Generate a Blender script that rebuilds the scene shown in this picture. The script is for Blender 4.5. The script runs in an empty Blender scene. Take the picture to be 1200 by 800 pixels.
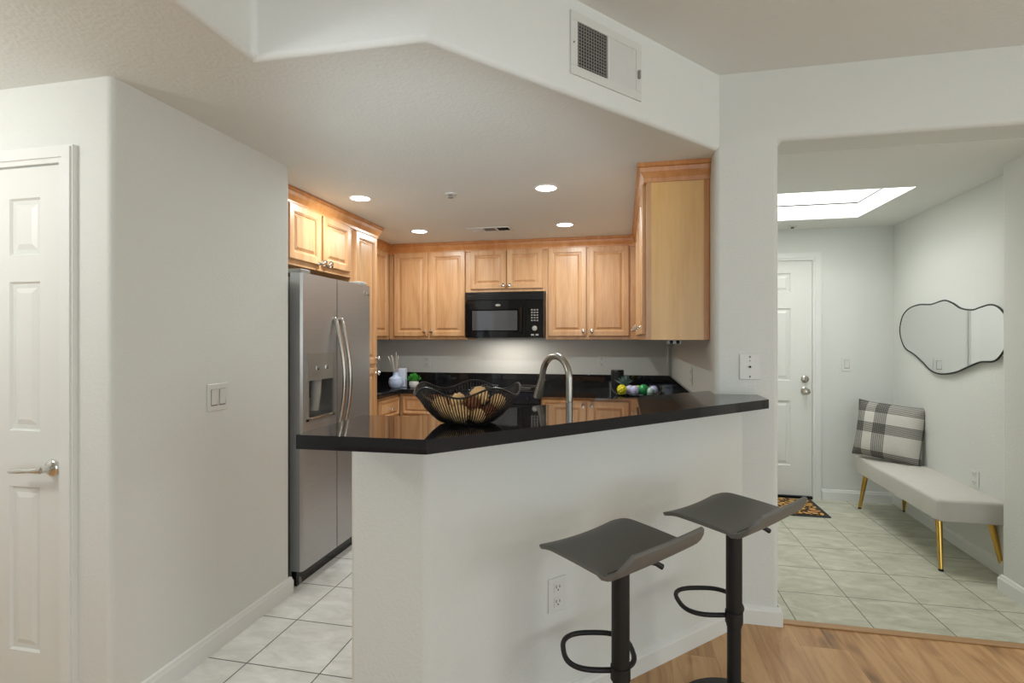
import bpy, bmesh, math, random
from mathutils import Vector, Matrix
random.seed(7)
C = bpy.context.scene.collection
SC = bpy.context.scene
PI = math.pi

# ------------------------------------------------------------------ camera, world, light, exposure
CAM_H, FOCAL, YAW = 1.35, 615.0, math.radians(12.03)
cam_d = bpy.data.cameras.new('camera'); cam = bpy.data.objects.new('camera', cam_d); C.objects.link(cam)
cam.location = (0, 0, CAM_H); cam.rotation_euler = (PI/2, 0, YAW)
cam_d.sensor_width = 36; cam_d.lens = 36*FOCAL/1200; cam_d.shift_y = -3/1200; cam_d.clip_start = .02
SC.camera = cam
SC.view_settings.view_transform = 'Standard'; SC.view_settings.look = 'None'
SC.view_settings.gamma = 1; SC.view_settings.use_curve_mapping = False
SC.view_settings.exposure = 0.07
W = bpy.data.worlds.new('world'); SC.world = W; W.use_nodes = True
W.node_tree.nodes['Background'].inputs[0].default_value = (.80, .88, 1, 1)
W.node_tree.nodes['Background'].inputs[1].default_value = 1.0
SC.cycles.max_bounces = 10; SC.cycles.diffuse_bounces = 6; SC.cycles.glossy_bounces = 5
SC.cycles.use_denoising = True; SC.cycles.sample_clamp_indirect = 6

P_WINDOW, P_WINDOW_SIDE, P_CAN, P_SKY, P_FILL, P_HALL = 46, 31, 8.0, 16.5, 150, 20

def area(name, loc, rot, size, power, col=(1, 1, 1), sy=None, shape=None, spread=PI):
    l = bpy.data.lights.new(name, 'AREA'); l.energy = power; l.color = col; l.spread = spread
    if shape: l.shape = shape; l.size = size
    elif sy: l.shape = 'RECTANGLE'; l.size = size; l.size_y = sy
    else: l.size = size
    o = bpy.data.objects.new(name, l); C.objects.link(o); o.location = loc; o.rotation_euler = rot
    return o
# daylight through the windows of the living side (behind the camera) and through the skylight
area('window_daylight', (1.1, -3.46, 1.25), (PI/2, 0, 0), 2.9, P_WINDOW, (.78, .91, 1), 2.1)
area('window_daylight', (3.36, .2, 1.35), (PI/2, 0, PI/2), 1.7, P_WINDOW_SIDE, (.97, 1, .96), 1.5)
# added fill spot with no fixture, brightens the kitchen ceiling from the living side; ceiling lamp of the left hall
def spot(name, loc, target, power, cone, blend, size, col):
    l = bpy.data.lights.new(name, 'SPOT'); l.energy = power; l.spot_size = cone; l.spot_blend = blend; l.shadow_soft_size = size; l.color = col
    o = bpy.data.objects.new(name, l); C.objects.link(o); o.location = loc
    o.rotation_euler = (Vector(target)-Vector(loc)).to_track_quat('-Z', 'Y').to_euler(); return o
spot('ceiling_fill', (-.85, -.35, 1.02), (-.78, 3.3, 2.26), P_FILL, math.radians(35), .6, .18, (.80, .92, 1))
hp = bpy.data.lights.new('hall_lamp', 'POINT'); hp.energy = P_HALL; hp.shadow_soft_size = .12; hp.color = (1, 1, .98)
hpo = bpy.data.objects.new('hall_lamp', hp); C.objects.link(hpo); hpo.location = (-2.4, .6, 2.0)
area('skylight_daylight', (1.3075, 4.0775, 2.855), (0, 0, 0), .885, P_SKY, (1, .985, .99), .815)

# ------------------------------------------------------------------ materials
MATS = {}
def lin(c):
    return tuple((x/12.92 if x <= .04045 else ((x+.055)/1.055)**2.4) for x in [v/255 for v in c]) + (1,)
def base(name):
    m = bpy.data.materials.new(name); m.use_nodes = True; MATS[name] = m
    nt = m.node_tree; b = nt.nodes['Principled BSDF']
    return m, nt, b
def nd(nt, t, **k):
    n = nt.nodes.new(t)
    for a, v in k.items():
        if a.startswith('i_'): n.inputs[a[2:].replace('_', ' ')].default_value = v
        else: setattr(n, a, v)
    return n
def simple(name, col, rough=.5, metal=0, spec=.5, bump=0, bscale=200, coat=0, emit=0, var=0):
    m, nt, b = base(name)
    b.inputs['Base Color'].default_value = lin(col); b.inputs['Roughness'].default_value = rough
    b.inputs['Metallic'].default_value = metal; b.inputs['Specular IOR Level'].default_value = spec
    b.inputs['Coat Weight'].default_value = coat
    tc = nd(nt, 'ShaderNodeTexCoord')
    nz = nd(nt, 'ShaderNodeTexNoise'); nz.inputs['Scale'].default_value = bscale; nz.inputs['Detail'].default_value = 3
    nt.links.new(tc.outputs['Object'], nz.inputs['Vector'])
    if bump:
        bp = nd(nt, 'ShaderNodeBump'); bp.inputs['Strength'].default_value = bump; bp.inputs['Distance'].default_value = .004
        nt.links.new(nz.outputs['Fac'], bp.inputs['Height']); nt.links.new(bp.outputs[0], b.inputs['Normal'])
    if var:
        n2 = nd(nt, 'ShaderNodeTexNoise'); n2.inputs['Scale'].default_value = 14
        nt.links.new(tc.outputs['Object'], n2.inputs['Vector'])
        mx = nd(nt, 'ShaderNodeMix', data_type='RGBA'); c = lin(col)
        mx.inputs[6].default_value = tuple(x*(1-var) for x in c[:3])+(1,); mx.inputs[7].default_value = tuple(min(1, x*(1+var)) for x in c[:3])+(1,)
        nt.links.new(n2.outputs['Fac'], mx.inputs[0]); nt.links.new(mx.outputs[2], b.inputs['Base Color'])
    if emit:
        b.inputs['Emission Color'].default_value = lin(col); b.inputs['Emission Strength'].default_value = emit
    return m
def ramp(nt, src, stops):
    r = nd(nt, 'ShaderNodeValToRGB'); e = r.color_ramp.elements
    while len(e) < len(stops): e.new(.5)
    for el, (p, c) in zip(e, stops): el.position = p; el.color = c
    nt.links.new(src, r.inputs[0]); return r.outputs[0]
def math_n(nt, op, a, b=None, c=None):
    n = nd(nt, 'ShaderNodeMath', operation=op)
    for i, v in enumerate((a, b, c)):
        if v is None: continue
        if isinstance(v, (int, float)): n.inputs[i].default_value = v
        else: nt.links.new(v, n.inputs[i])
    return n.outputs[0]

simple('paint', (218, 220, 215), .62, bump=.4, bscale=110, spec=.25)
simple('ceiling_paint', (226, 228, 224), .75, bump=.5, bscale=70, spec=.2)
simple('trim_white', (225, 226, 222), .35)
simple('door_white', (223, 224, 219), .4)
simple('plate_white', (217, 218, 213), .35)
simple('plate_grey_shade', (120, 118, 112), .6)  # grey of small parts; also shade painted round rockers and on vent louvers
simple('black_metal', (17, 17, 18), .55, bump=.05, bscale=600)
simple('bowl_metal', (20, 20, 21), .3)
simple('oak_trim', (178, 140, 98), .4, var=.1)
simple('leatherette', (104, 103, 99), .5, bump=.12, bscale=500)
simple('chrome', (225, 224, 220), .12, 1)
simple('nickel', (188, 182, 172), .27, 1)
simple('faucet_nickel', (168, 164, 156), .3, 1)
simple('gold', (206, 168, 88), .24, 1)
simple('black_plastic', (16, 16, 17), .18)
simple('black_gloss', (8, 9, 11), .06)
simple('oven_navy', (19, 25, 40), .12)
simple('dark_rubber', (30, 29, 28), .6)
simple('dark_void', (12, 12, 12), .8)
simple('boucle', (204, 201, 193), .9, bump=.9, bscale=260, spec=.1, var=.04)
simple('ceramic_blue', (178, 192, 218), .3)
simple('ceramic_white', (226, 224, 222), .35)
simple('pale_card', (206, 212, 228), .5)
simple('pink_mark', (206, 150, 156), .5)
simple('reed', (196, 186, 172), .8)
simple('leaf_green', (74, 168, 62), .5, var=.35)
simple('leaf_grey', (104, 130, 124), .55, var=.2)
simple('yellow_ball', (222, 212, 40), .35, var=.15)
simple('green_ball', (36, 140, 76), .2)
simple('lilac_ball', (186, 184, 216), .3, var=.25)
simple('mint_ball', (196, 222, 206), .3)
simple('tan_ball', (212, 174, 122), .8, bump=1.0, bscale=90, var=.4)
simple('brown_cone', (122, 74, 40), .75, bump=.6, bscale=120, var=.3)
simple('panel_steel', (166, 163, 156), .35, .6)
simple('fridge_side', (128, 126, 122), .38, .6)
simple('grille_grey', (150, 148, 142), .6)
simple('lamp_glow', (255, 253, 246), .5, emit=9)
simple('sky_pane', (250, 252, 250), .6, emit=2.0)

m, nt, b = base('mirror_glass')
b.inputs['Base Color'].default_value = (.83, .84, .83, 1); b.inputs['Metallic'].default_value = 1; b.inputs['Roughness'].default_value = .02
m, nt, b = base('clear_glass')
b.inputs['Base Color'].default_value = (.95, .98, .97, 1); b.inputs['Transmission Weight'].default_value = 1; b.inputs['Roughness'].default_value = .02
m, nt, b = base('window_pane')
b.inputs['Base Color'].default_value = (1, 1, 1, 1); b.inputs['Transmission Weight'].default_value = 1; b.inputs['Roughness'].default_value = 0; b.inputs['IOR'].default_value = 1.02

# black granite with fine flecks
m, nt, b = base('granite')
tc = nd(nt, 'ShaderNodeTexCoord'); v = nd(nt, 'ShaderNodeTexVoronoi'); v.inputs['Scale'].default_value = 420
nt.links.new(tc.outputs['Object'], v.inputs['Vector'])
nt.links.new(ramp(nt, v.outputs['Distance'], [(0, (.05, .05, .055, 1)), (.25, (.012, .012, .014, 1)), (1, (.008, .008, .010, 1))]), b.inputs['Base Color'])
b.inputs['Roughness'].default_value = .035; b.inputs['Specular IOR Level'].default_value = .5

# brushed stainless
m, nt, b = base('stainless')
tc = nd(nt, 'ShaderNodeTexCoord'); mp = nd(nt, 'ShaderNodeMapping'); mp.inputs['Scale'].default_value = (3, 3, 400)
nz = nd(nt, 'ShaderNodeTexNoise'); nz.inputs['Scale'].default_value = 1.5
nt.links.new(tc.outputs['Object'], mp.inputs[0]); nt.links.new(mp.outputs[0], nz.inputs['Vector'])
nt.links.new(ramp(nt, nz.outputs['Fac'], [(.3, (.42, .425, .425, 1)), (.7, (.48, .485, .485, 1))]), b.inputs['Base Color'])
b.inputs['Metallic'].default_value = .75; b.inputs['Roughness'].default_value = .4

def wood(name, c0, c1, c2, rough=.38, sx=9, sz=.9, coat=.15):
    m, nt, b = base(name)
    tc = nd(nt, 'ShaderNodeTexCoord'); oi = nd(nt, 'ShaderNodeObjectInfo')
    add = nd(nt, 'ShaderNodeVectorMath', operation='ADD')
    sc_ = nd(nt, 'ShaderNodeVectorMath', operation='SCALE'); sc_.inputs['Scale'].default_value = 30
    cx = nd(nt, 'ShaderNodeCombineXYZ')
    nt.links.new(oi.outputs['Random'], cx.inputs[0]); nt.links.new(oi.outputs['Random'], cx.inputs[2])
    nt.links.new(cx.outputs[0], sc_.inputs[0]); nt.links.new(tc.outputs['Object'], add.inputs[0]); nt.links.new(sc_.outputs[0], add.inputs[1])
    mp = nd(nt, 'ShaderNodeMapping'); mp.inputs['Scale'].default_value = (sx, sx, sz)
    nt.links.new(add.outputs[0], mp.inputs[0])
    n1 = nd(nt, 'ShaderNodeTexNoise'); n1.inputs['Scale'].default_value = 1.3; n1.inputs['Detail'].default_value = 6; n1.inputs['Roughness'].default_value = .62; n1.inputs['Distortion'].default_value = .6
    nt.links.new(mp.outputs[0], n1.inputs['Vector'])
    mp2 = nd(nt, 'ShaderNodeMapping'); mp2.inputs['Scale'].default_value = (sx*14, sx*14, sz*5)
    nt.links.new(add.outputs[0], mp2.inputs[0])
    n2 = nd(nt, 'ShaderNodeTexNoise'); n2.inputs['Scale'].default_value = 1
    nt.links.new(mp2.outputs[0], n2.inputs['Vector'])
    f = math_n(nt, 'ADD', math_n(nt, 'MULTIPLY', n1.outputs['Fac'], .75), math_n(nt, 'MULTIPLY', n2.outputs['Fac'], .25))
    nt.links.new(ramp(nt, f, [(.32, lin(c0)), (.5, lin(c1)), (.68, lin(c2))]), b.inputs['Base Color'])
    b.inputs['Roughness'].default_value = rough; b.inputs['Coat Weight'].default_value = coat; b.inputs['Coat Roughness'].default_value = .25
    return m
wood('maple', (176, 126, 82), (196, 149, 104), (211, 169, 126))
wood('maple_crown', (180, 116, 62), (196, 134, 78), (206, 150, 94))
wood('maple_ply', (214, 166, 100), (224, 180, 116), (230, 188, 126), sx=5)

def tiles(name, x0, px, y0, py, c0, c1, grout, rough=.35):
    m, nt, b = base(name)
    g = nd(nt, 'ShaderNodeNewGeometry'); s = nd(nt, 'ShaderNodeSeparateXYZ'); nt.links.new(g.outputs['Position'], s.inputs[0])
    def line(out, o, p):
        t = math_n(nt, 'DIVIDE', math_n(nt, 'SUBTRACT', out, o), p)
        fr = math_n(nt, 'FRACT', math_n(nt, 'ADD', t, 100.5))
        d = math_n(nt, 'MULTIPLY', math_n(nt, 'ABSOLUTE', math_n(nt, 'SUBTRACT', fr, .5)), p)
        return math_n(nt, 'LESS_THAN', d, .0026), math_n(nt, 'FLOOR', t)
    lx, ix = line(s.outputs[0], x0, px); ly, iy = line(s.outputs[1], y0, py)
    gm = math_n(nt, 'MAXIMUM', lx, ly)
    cell = math_n(nt, 'ADD', math_n(nt, 'MULTIPLY', ix, 7.31), math_n(nt, 'MULTIPLY', iy, 3.77))
    cx = nd(nt, 'ShaderNodeCombineXYZ'); nt.links.new(cell, cx.inputs[2])
    ad = nd(nt, 'ShaderNodeVectorMath', operation='ADD'); nt.links.new(g.outputs['Position'], ad.inputs[0]); nt.links.new(cx.outputs[0], ad.inputs[1])
    mp = nd(nt, 'ShaderNodeMapping'); mp.inputs['Scale'].default_value = (4, 9, 3); mp.inputs['Rotation'].default_value = (0, 0, .5)
    nt.links.new(ad.outputs[0], mp.inputs[0])
    n = nd(nt, 'ShaderNodeTexNoise'); n.inputs['Scale'].default_value = 1.4; n.inputs['Detail'].default_value = 7; n.inputs['Roughness'].default_value = .65; n.inputs['Distortion'].default_value = .8
    nt.links.new(mp.outputs[0], n.inputs['Vector'])
    col = ramp(nt, n.outputs['Fac'], [(.3, lin(c0)), (.7, lin(c1))])
    mx = nd(nt, 'ShaderNodeMix', data_type='RGBA'); nt.links.new(gm, mx.inputs[0]); nt.links.new(col, mx.inputs[6]); mx.inputs[7].default_value = lin(grout)
    nt.links.new(mx.outputs[2], b.inputs['Base Color'])
    bp = nd(nt, 'ShaderNodeBump'); bp.inputs['Strength'].default_value = .5; bp.inputs['Distance'].default_value = .002
    nt.links.new(math_n(nt, 'SUBTRACT', 1.0, gm), bp.inputs['Height']); nt.links.new(bp.outputs[0], b.inputs['Normal'])
    b.inputs['Roughness'].default_value = rough
tiles('tile_kitchen', -1.537, .337, 1.908, .345, (206, 204, 199), (236, 235, 231), (88, 84, 78))
tiles('tile_entry', 1.143, .335, 3.05, .342, (170, 171, 152), (212, 211, 194), (104, 104, 90))  # greenish tint of the skylight mixed into the tile colour

# oak planks running into the depth of the room
m, nt, b = base('oak_floor')
g = nd(nt, 'ShaderNodeNewGeometry'); s = nd(nt, 'ShaderNodeSeparateXYZ'); nt.links.new(g.outputs['Position'], s.inputs[0])
tx = math_n(nt, 'DIVIDE', math_n(nt, 'ADD', s.outputs[0], 10.07), .19); ixx = math_n(nt, 'FLOOR', tx)
sh = math_n(nt, 'MULTIPLY', math_n(nt, 'FRACT', math_n(nt, 'MULTIPLY', ixx, .618)), 1.2)
ty = math_n(nt, 'DIVIDE', math_n(nt, 'ADD', math_n(nt, 'ADD', s.outputs[1], 20), sh), 1.2); iyy = math_n(nt, 'FLOOR', ty)
wn = nd(nt, 'ShaderNodeTexWhiteNoise', noise_dimensions='2D'); cxx = nd(nt, 'ShaderNodeCombineXYZ'); nt.links.new(ixx, cxx.inputs[0]); nt.links.new(iyy, cxx.inputs[1]); nt.links.new(cxx.outputs[0], wn.inputs['Vector'])
ad = nd(nt, 'ShaderNodeVectorMath', operation='MULTIPLY_ADD'); nt.links.new(wn.outputs['Color'], ad.inputs[0]); ad.inputs[1].default_value = (9, 9, 9); nt.links.new(g.outputs['Position'], ad.inputs[2])
mp = nd(nt, 'ShaderNodeMapping'); mp.inputs['Scale'].default_value = (16, 1.6, 1); nt.links.new(ad.outputs[0], mp.inputs[0])
n1 = nd(nt, 'ShaderNodeTexNoise'); n1.inputs['Scale'].default_value = 1.2; n1.inputs['Detail'].default_value = 6; n1.inputs['Roughness'].default_value = .6; n1.inputs['Distortion'].default_value = 1.2
nt.links.new(mp.outputs[0], n1.inputs['Vector'])
mpk = nd(nt, 'ShaderNodeMapping'); mpk.inputs['Scale'].default_value = (7, 2.6, 1); nt.links.new(ad.outputs[0], mpk.inputs[0])
nk = nd(nt, 'ShaderNodeTexNoise'); nk.inputs['Scale'].default_value = 1.0; nk.inputs['Detail'].default_value = 2; nt.links.new(mpk.outputs[0], nk.inputs['Vector'])
knot = math_n(nt, 'MULTIPLY', math_n(nt, 'MAXIMUM', math_n(nt, 'SUBTRACT', nk.outputs['Fac'], .62), 0), 2.2)
fac = math_n(nt, 'SUBTRACT', math_n(nt, 'ADD', math_n(nt, 'MULTIPLY', n1.outputs['Fac'], .8), math_n(nt, 'MULTIPLY', wn.outputs['Value'], .16)), knot)
col = ramp(nt, fac, [(.15, lin((122, 88, 56))), (.38, lin((180, 136, 90))), (.55, lin((203, 160, 112))), (.75, lin((214, 173, 126)))])
gx = math_n(nt, 'LESS_THAN', math_n(nt, 'FRACT', tx), .012); gy = math_n(nt, 'LESS_THAN', math_n(nt, 'FRACT', ty), .002)
mx = nd(nt, 'ShaderNodeMix', data_type='RGBA'); nt.links.new(math_n(nt, 'MULTIPLY', math_n(nt, 'MAXIMUM', gx, gy), .35), mx.inputs[0]); nt.links.new(col, mx.inputs[6]); mx.inputs[7].default_value = lin((96, 64, 40))
nt.links.new(mx.outputs[2], b.inputs['Base Color']); b.inputs['Roughness'].default_value = .36

# plaid cloth (pattern in the pillow's own x/z)
m, nt, b = base('plaid')
tc = nd(nt, 'ShaderNodeTexCoord'); s = nd(nt, 'ShaderNodeSeparateXYZ'); nt.links.new(tc.outputs['Object'], s.inputs[0])
def bands(out, spans, freq):
    tot = None
    for lo, hi in spans:
        k = math_n(nt, 'MULTIPLY', math_n(nt, 'GREATER_THAN', out, lo), math_n(nt, 'LESS_THAN', out, hi))
        tot = k if tot is None else math_n(nt, 'MAXIMUM', tot, k)
    st = math_n(nt, 'GREATER_THAN', math_n(nt, 'SINE', math_n(nt, 'MULTIPLY', out, freq)), -.25)
    return math_n(nt, 'MULTIPLY', tot, math_n(nt, 'MULTIPLY_ADD', st, .6, .4))
bx_ = bands(s.outputs[0], [(-.3, -.150), (-.085, -.005), (.205, .3)], 520)
bz_ = bands(s.outputs[2], [(-.02, .055), (.19, .265), (.345, .5)], 560)
k = math_n(nt, 'ADD', math_n(nt, 'MULTIPLY', bx_, .55), math_n(nt, 'MULTIPLY', bz_, .6))
nz = nd(nt, 'ShaderNodeTexNoise'); nz.inputs['Scale'].default_value = 260; nt.links.new(tc.outputs['Object'], nz.inputs['Vector'])
k = math_n(nt, 'ADD', k, math_n(nt, 'MULTIPLY', math_n(nt, 'SUBTRACT', nz.outputs['Fac'], .5), .5))
nt.links.new(ramp(nt, k, [(0, lin((206, 203, 195))), (.5, lin((128, 126, 120))), (1, lin((62, 61, 58)))]), b.inputs['Base Color'])
b.inputs['Roughness'].default_value = .95
bp = nd(nt, 'ShaderNodeBump'); bp.inputs['Strength'].default_value = .5; bp.inputs['Distance'].default_value = .003
nt.links.new(nz.outputs['Fac'], bp.inputs['Height']); nt.links.new(bp.outputs[0], b.inputs['Normal'])

# coir mat with a gold leaf pattern
m, nt, b = base('coir')
tc = nd(nt, 'ShaderNodeTexCoord'); mp = nd(nt, 'ShaderNodeMapping'); mp.inputs['Scale'].default_value = (16, 26, 1); mp.inputs['Rotation'].default_value = (0, 0, .7)
nt.links.new(tc.outputs['Object'], mp.inputs[0]); v = nd(nt, 'ShaderNodeTexVoronoi', feature='DISTANCE_TO_EDGE'); v.inputs['Scale'].default_value = 1
nt.links.new(mp.outputs[0], v.inputs['Vector'])
v2 = nd(nt, 'ShaderNodeTexVoronoi'); v2.inputs['Scale'].default_value = 1; nt.links.new(mp.outputs[0], v2.inputs['Vector'])
sp = nd(nt, 'ShaderNodeSeparateXYZ'); nt.links.new(v2.outputs['Color'], sp.inputs[0])
leaf = ramp(nt, sp.outputs[0], [(.0, lin((222, 164, 62))), (.5, lin((214, 178, 110))), (1, lin((190, 112, 44)))])
mx = nd(nt, 'ShaderNodeMix', data_type='RGBA'); nt.links.new(math_n(nt, 'GREATER_THAN', v.outputs['Distance'], .11), mx.inputs[0])
mx.inputs[6].default_value = lin((66, 42, 26)); nt.links.new(leaf, mx.inputs[7]); nt.links.new(mx.outputs[2], b.inputs['Base Color'])
b.inputs['Roughness'].default_value = .95

# ------------------------------------------------------------------ mesh helpers
class MB:
    def __init__(s): s.v = []; s.f = []
    def add(s, vs, fs):
        o = len(s.v); s.v += [tuple(p) for p in vs]; s.f += [tuple(o+i for i in f) for f in fs]; return s
    def box(s, x0, x1, y0, y1, z0, z1):
        return s.add([(x, y, z) for z in (z0, z1) for y in (y0, y1) for x in (x0, x1)],
                     [(0, 2, 3, 1), (4, 5, 7, 6), (0, 1, 5, 4), (2, 6, 7, 3), (0, 4, 6, 2), (1, 3, 7, 5)])
    def prism(s, poly, z0, z1):
        n = len(poly)
        return s.add([(x, y, z0) for x, y in poly]+[(x, y, z1) for x, y in poly],
                     [tuple(range(n-1, -1, -1)), tuple(range(n, 2*n))]+[(i, (i+1) % n, n+(i+1) % n, n+i) for i in range(n)])
    def rings(s, rs, cap0=True, cap1=True, closed=False):
        n = len(rs[0]); vs = [p for r in rs for p in r]; fs = []
        m_ = len(rs)
        for k in range(m_ if closed else m_-1):
            a, b_ = k*n, ((k+1) % m_)*n
            for i in range(n):
                j = (i+1) % n; fs.append((a+i, a+j, b_+j, b_+i))
        if not closed:
            if cap0: fs.append(tuple(range(n-1, -1, -1)))
            if cap1: fs.append(tuple((m_-1)*n+i for i in range(n)))
        return s.add(vs, fs)
    def lathe(s, prof, c=(0, 0, 0), axis='z', seg=24):
        rs = []
        for r, h in prof:
            ring = []
            for i in range(seg):
                a = 2*PI*i/seg; p, q = r*math.cos(a), r*math.sin(a)
                if axis == 'z': d = (p, q, h)
                elif axis == '-y': d = (p, -h, q)
                elif axis == 'x': d = (h, p, q)
                else: d = (-h, q, p)
                ring.append((c[0]+d[0], c[1]+d[1], c[2]+d[2]))
            rs.append(ring)
        return s.rings(rs)
    def tube(s, pts, r, seg=8, closed=False, flat=None):
        pts = [Vector(p) for p in pts]; n = len(pts); rs = []
        up = Vector((0, 0, 1)); prev = None
        for i in range(n):
            if closed: t = pts[(i+1) % n]-pts[i-1]
            else: t = pts[min(i+1, n-1)]-pts[max(i-1, 0)]
            t.normalize()
            if prev is None:
                u = t.cross(up)
                if u.length < 1e-3: u = t.cross(Vector((1, 0, 0)))
            else: u = prev-t*prev.dot(t)
            u.normalize(); prev = u; w = t.cross(u)
            rr = r[i] if isinstance(r, (list, tuple)) else r
            fl = flat or 1
            rs.append([tuple(pts[i]+u*(rr*math.cos(2*PI*k/seg))+w*(rr*fl*math.sin(2*PI*k/seg))) for k in range(seg)])
        return s.rings(rs, closed=closed)
    def ball(s, c, r, seg=16, rows=10, sz=1):
        pr = [(max(1e-4, r*math.sin(PI*k/rows)), -r*sz*math.cos(PI*k/rows)) for k in range(rows+1)]
        return s.lathe(pr, c, 'z', seg)
    def xf(s, M):
        s.v = [tuple(M @ Vector(p)) for p in s.v]; return s
    def build(s, name, mat, parent=None, bevel=0, seg=2, smooth=False, loc=None, rot=None, sub=0):
        me = bpy.data.meshes.new(name); me.from_pydata(s.v, [], s.f); me.validate()
        bm = bmesh.new(); bm.from_mesh(me); bmesh.ops.recalc_face_normals(bm, faces=bm.faces); bm.to_mesh(me); bm.free()
        me.materials.append(MATS[mat] if isinstance(mat, str) else mat)
        o = bpy.data.objects.new(name, me); C.objects.link(o)
        if parent: o.parent = parent
        if loc: o.location = loc
        if rot: o.rotation_euler = rot
        if bevel:
            bv = o.modifiers.new('bevel', 'BEVEL'); bv.width = bevel; bv.segments = seg; bv.limit_method = 'ANGLE'; bv.angle_limit = .6
        if sub:
            sm = o.modifiers.new('sub', 'SUBSURF'); sm.levels = sub; sm.render_levels = sub
        if smooth or bevel:
            for p in me.polygons: p.use_smooth = True
            if not sub:
                me.set_sharp_from_angle(angle=.7) if hasattr(me, 'set_sharp_from_angle') else None
            if bevel:
                wn_ = o.modifiers.new('wn', 'WEIGHTED_NORMAL'); wn_.keep_sharp = False
        return o

def thing(name, label, cat, loc=(0, 0, 0), rz=0, group=None):
    o = bpy.data.objects.new(name, None); C.objects.link(o); o.location = loc; o.rotation_euler = (0, 0, rz)
    o.empty_display_size = .05
    return tag(o, label, cat, group)
def tag(o, label, cat, group=None):
    o['label'] = label; o['category'] = cat
    if group: o['group'] = group
    return o
def struct(o):
    o['kind'] = 'structure'; return o
def link_copy(src, parent=None):
    o = src.copy(); C.objects.link(o)
    if parent: o.parent = parent
    return o

# ------------------------------------------------------------------ setting: shell
ZK, ZE, ZD = 2.26, 2.283, 2.62
BW = 5.04          # kitchen back wall
LW = -1.735        # hallway wall on the left
KL = -2.55         # kitchen's own left wall, behind refrigerator
struct(MB().prism([(-3.4, -3.6), (3.5, -3.6), (3.5, 2.715), (.50, 2.715), (-.62, 1.60), (-3.4, 1.60)], -.06, 0).build('floor', 'oak_floor'))
struct(MB().prism([(-3.4, 1.60), (-.62, 1.60), (.50, 2.715), (.50, 5.3), (-3.4, 5.3)], -.06, 0).build('floor_kitchen', 'tile_kitchen'))
struct(MB().prism([(.50, 2.715), (3.5, 2.715), (3.5, 5.3), (.50, 5.3)], -.06, 0).build('floor_entry', 'tile_entry'))
struct(MB().box(.72, 2.0, 2.695, 2.735, 0, .009).build('trim_threshold', 'oak_trim', bevel=.004))
# walls
struct(MB().prism([(-3.4, 1.486), (LW, 1.486), (LW, 2.48), (-3.4, 2.48)], -.05, 2.36).build('wall_left', 'paint', bevel=.022, seg=4))
struct(MB().box(KL-.15, KL, 2.4, 5.2, -.05, 2.36).build('wall_kitchen_left', 'paint'))
struct(MB().box(-2.7, .57, BW, BW+.15, -.05, 2.36).build('wall_back', 'paint'))
struct(MB().box(.4305, .555, 2.72, 5.1, -.05, 2.36).build('wall_kitchen_right', 'paint'))
# column, header and dining end wall in one, with the opening into the entry
def wall_with_opening():
    m_ = MB(); y0, y1 = 2.68, 2.90
    X = [.43, .715, 2.0, 3.5]; Z = [-.05, ZE, 2.75]
    out = [(.43, -.05), (.715, -.05), (.715, ZE), (2.0, ZE), (2.0, -.05), (3.5, -.05), (3.5, 2.75), (.43, 2.75)]
    n = len(out)
    m_.add([(x, y0, z) for x, z in out]+[(x, y1, z) for x, z in out],
           [tuple(range(n)), tuple(range(2*n-1, n-1, -1))]+[(i, n+i, n+(i+1) % n, (i+1) % n) for i in range(n)])
    return m_
struct(wall_with_opening().build('wall_entry_front', 'paint', bevel=.026, seg=5))
struct(MB().box(1.984, 2.4, 2.86, 3.30, -.05, 2.36).build('wall_entry_stub', 'paint', bevel=.015, seg=3))
EW0, EW1 = (2.172, 4.95), (2.10, 3.25)      # entry right wall runs slightly askew
struct(MB().prism([EW1, (2.5, 3.25), (2.5, 4.95), EW0], -.05, 2.40).build('wall_entry_right', 'paint'))
struct(MB().box(.5, 2.4, 4.87, 5.02, -.05, 2.40).build('wall_entry_back', 'paint'))
# pony wall under the raised bar
PONY = [(-.855, 1.53), (-.595, 1.53), (.56, 2.685), (.44, 2.765), (-.655, 1.67), (-.855, 1.67)]
struct(MB().prism(PONY, -.05, 1.045).build('wall_pony', 'paint', bevel=.018, seg=3))
# living side behind the camera, with a wide window and a side window
def wall_hole(along, a0, a1, h0, h1, w0, w1, z0, z1, pos, th):
    m_ = MB()
    for (p, q, r, t) in ((a0, w0, h0, h1), (w1, a1, h0, h1), (w0, w1, h0, z0), (w0, w1, z1, h1)):
        if q-p < 1e-4 or t-r < 1e-4: continue
        if along == 'x': m_.box(p, q, pos, pos+th, r, t)
        else: m_.box(pos, pos+th, p, q, r, t)
    return m_
struct(wall_hole('x', -3.4, 3.5, -.05, 2.75, -.4, 2.6, .15, 2.35, -3.65, .15).build('wall_rear', 'paint'))
struct(wall_hole('y', -3.6, 2.75, -.05, 2.75, -.7, 1.1, .55, 2.15, 3.42, .15).build('wall_right', 'paint'))
struct(MB().box(-3.5, -3.35, -3.6, 1.5, -.05, 2.75).build('wall_far_left', 'paint'))
def window(name, along, a0, a1, z0, z1, pos):
    fr = MB(); t = .05; mid = (a0+a1)/2
    for (p, q, r, s_) in ((a0, a1, z0, z0+t), (a0, a1, z1-t, z1), (a0, a0+t, z0, z1), (a1-t, a1, z0, z1), (mid-t/2, mid+t/2, z0, z1)):
        fr.box(p, q, pos-.03, pos+.03, r, s_) if along == 'x' else fr.box(pos-.03, pos+.03, p, q, r, s_)
    f = struct(fr.build(name, 'trim_white'))
    p = MB().box(a0+t, a1-t, pos-.003, pos+.003, z0+t, z1-t) if along == 'x' else MB().box(pos-.003, pos+.003, a0+t, a1-t, z0+t, z1-t)
    p.build('window_pane', 'window_pane', f)
window('window_1', 'x', -.4, 2.6, .15, 2.35, -3.58)
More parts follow.
